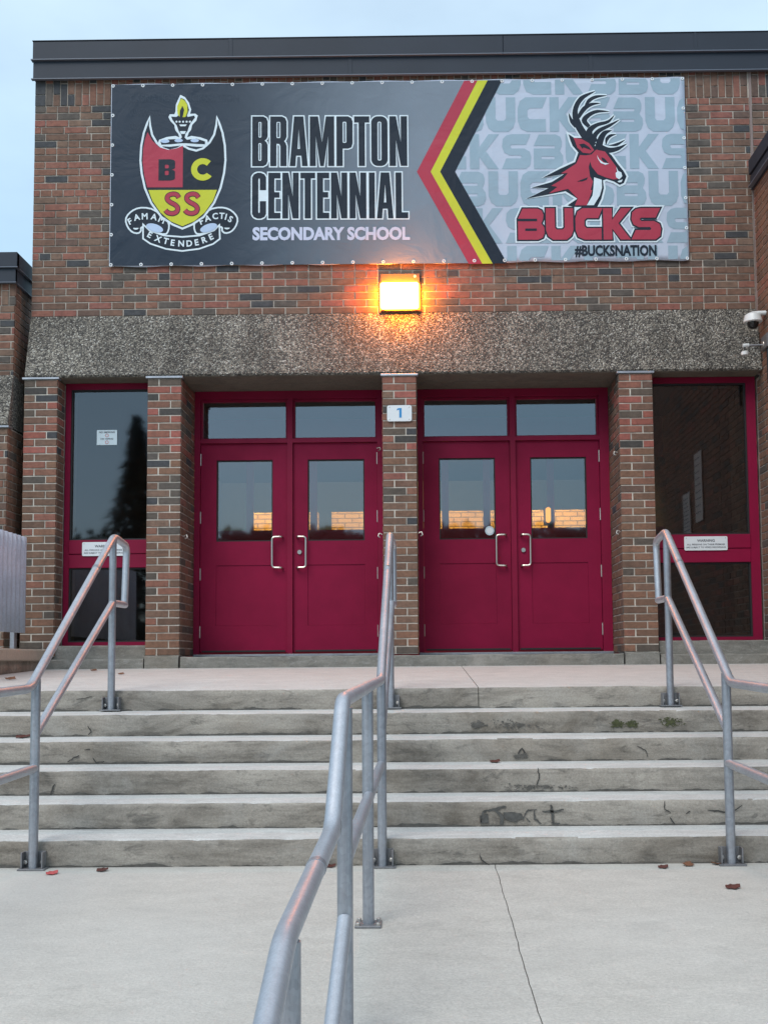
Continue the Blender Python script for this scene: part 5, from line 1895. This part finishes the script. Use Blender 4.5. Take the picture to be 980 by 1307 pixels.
# ================================================================== BEHIND THE VIEWER (mirrored in the glass)
sp = thing('spruce_tree', 'dark spruce mirrored in the left side window', 'tree', (-11.6, -34, PLZ))
MB().tube([(-11.6, -34, PLZ - .3), (-11.6, -34, PLZ + 11.6)], [.22, .03], 8).build('trunk', MT['bark'], sp, True)
rnd = random.Random(3)
mb = MB()
for i in range(5200):
    h = rnd.random() ** 1.15
    tier = (h * 17) % 1
    rad = (1 - h) * 3.5 * (.62 + .38 * (1 - tier)) + .12
    th = rnd.random() * 6.283
    rr = rad * (.35 + .65 * rnd.random() ** .5)
    c = Vector((-11.6 + rr * math.cos(th), -34 + rr * math.sin(th), PLZ + .7 + h * 11 - rr * .22))
    d = Vector((math.cos(th), math.sin(th), -.35 + rnd.uniform(-.2, .25)))
    sd = Vector((-math.sin(th), math.cos(th), rnd.uniform(-.3, .3)))
    L, w = rnd.uniform(.3, .7), rnd.uniform(.09, .2)
    mb.quad(c - d * L * .5 - sd * w, c + d * L * .5, c - d * L * .5 + sd * w)
mb.build('crown', MT['needle'], sp, kind='stuff')
st_ = thing('small_tree', 'low bushy tree mirrored beside the spruce in the left side window', 'tree', (-13.6, -33, PLZ))
MB().tube([(-13.6, -33, PLZ - .3), (-13.6, -33, PLZ + 5.2)], [.16, .05], 8).build('trunk', MT['bark'], st_, True)
mb = MB()
for i in range(2600):
    k = rnd.randrange(7)
    cc_ = Vector((-13.6 + (k % 3 - 1) * .9, -33 + (k % 2) * .6, PLZ + 4.0 + (k * .37) % 2.6))
    a = Vector((rnd.gauss(0, 1), rnd.gauss(0, 1), rnd.gauss(0, 1))).normalized()
    c = cc_ + a * rnd.uniform(.4, 1.05)
    a = Vector((rnd.uniform(-1, 1), rnd.uniform(-1, 1), rnd.uniform(-1, 1))).normalized() * rnd.uniform(.08, .2)
    b = a.orthogonal().normalized() * .12
    mb.quad(c - a, c + b, c + a, c - b)
mb.build('crown', MT['foliage'], st_, kind='stuff')
mb = MB()
for i in range(16000):
    x = rnd.uniform(-70, 70)
    tall = min(1, max(0, (x + 21) / 4))
    hmax = 4.6 + 7.7 * tall + .5 * noise.noise((x * .12, 0, 0)) + .5 * noise.noise((x * .45, 3, 0))
    c = Vector((x, -78 + rnd.uniform(-3, 3), PLZ + hmax * rnd.random() ** .8))
    r = rnd.uniform(.3, .75)
    a = Vector((rnd.uniform(-1, 1), rnd.uniform(-1, 1), rnd.uniform(-1, 1))).normalized() * r
    b = a.orthogonal().normalized() * r
    mb.quad(c - a, c + b, c + a, c - b)
for i in range(140):
    x = -70 + i
    tall = min(1, max(0, (x + 21) / 4))
    hh = (4.6 + 7.7 * tall) * .82
    mb.box(x - .52, x + .52, -79 - (i % 3) * .4, -76.5 + (i % 4) * .3, PLZ - .3, PLZ + hh + .8 * noise.noise((x * .6, 2, 0)))
mb.build('treeline', MT['foliage'], None, kind='stuff')

# lamp burning inside, seen through the right doors
il = thing('inside_lamp', 'glowing orange lamp seen through the right doors', 'lamp', (1.86, 4.3, 1.86))
MB().box(1.82, 1.885, 4.28, 4.36, 1.86, 2.06, .02).build('lens', MT['lamp_in'], il)
MB().box(1.80, 1.90, 4.36, 4.40, 1.83, 2.08, .005).build('back_plate', MT['bronze'], il)
for x in (-2.2, 0, 2.2):
    d = bpy.data.lights.new('lobby_light', 'AREA')
    d.energy, d.color, d.size = 95, (1, .62, .22), .5
    o = bpy.data.objects.new('lobby_light', d)
    COL.objects.link(o)
    o.location = (x, 5.7, 3.1)
    o.rotation_euler = (R(38), 0, 0)

for x in (-1.2, 1.2):  # added fill lamps without fittings, brightening the maroon inner partition
    d = bpy.data.lights.new('vestibule_fill', 'AREA')
    d.energy, d.color, d.size = 16, (1, .86, .72), .6
    o = bpy.data.objects.new('vestibule_fill', d)
    COL.objects.link(o)
    o.location = (x, 2.3, 3.2)
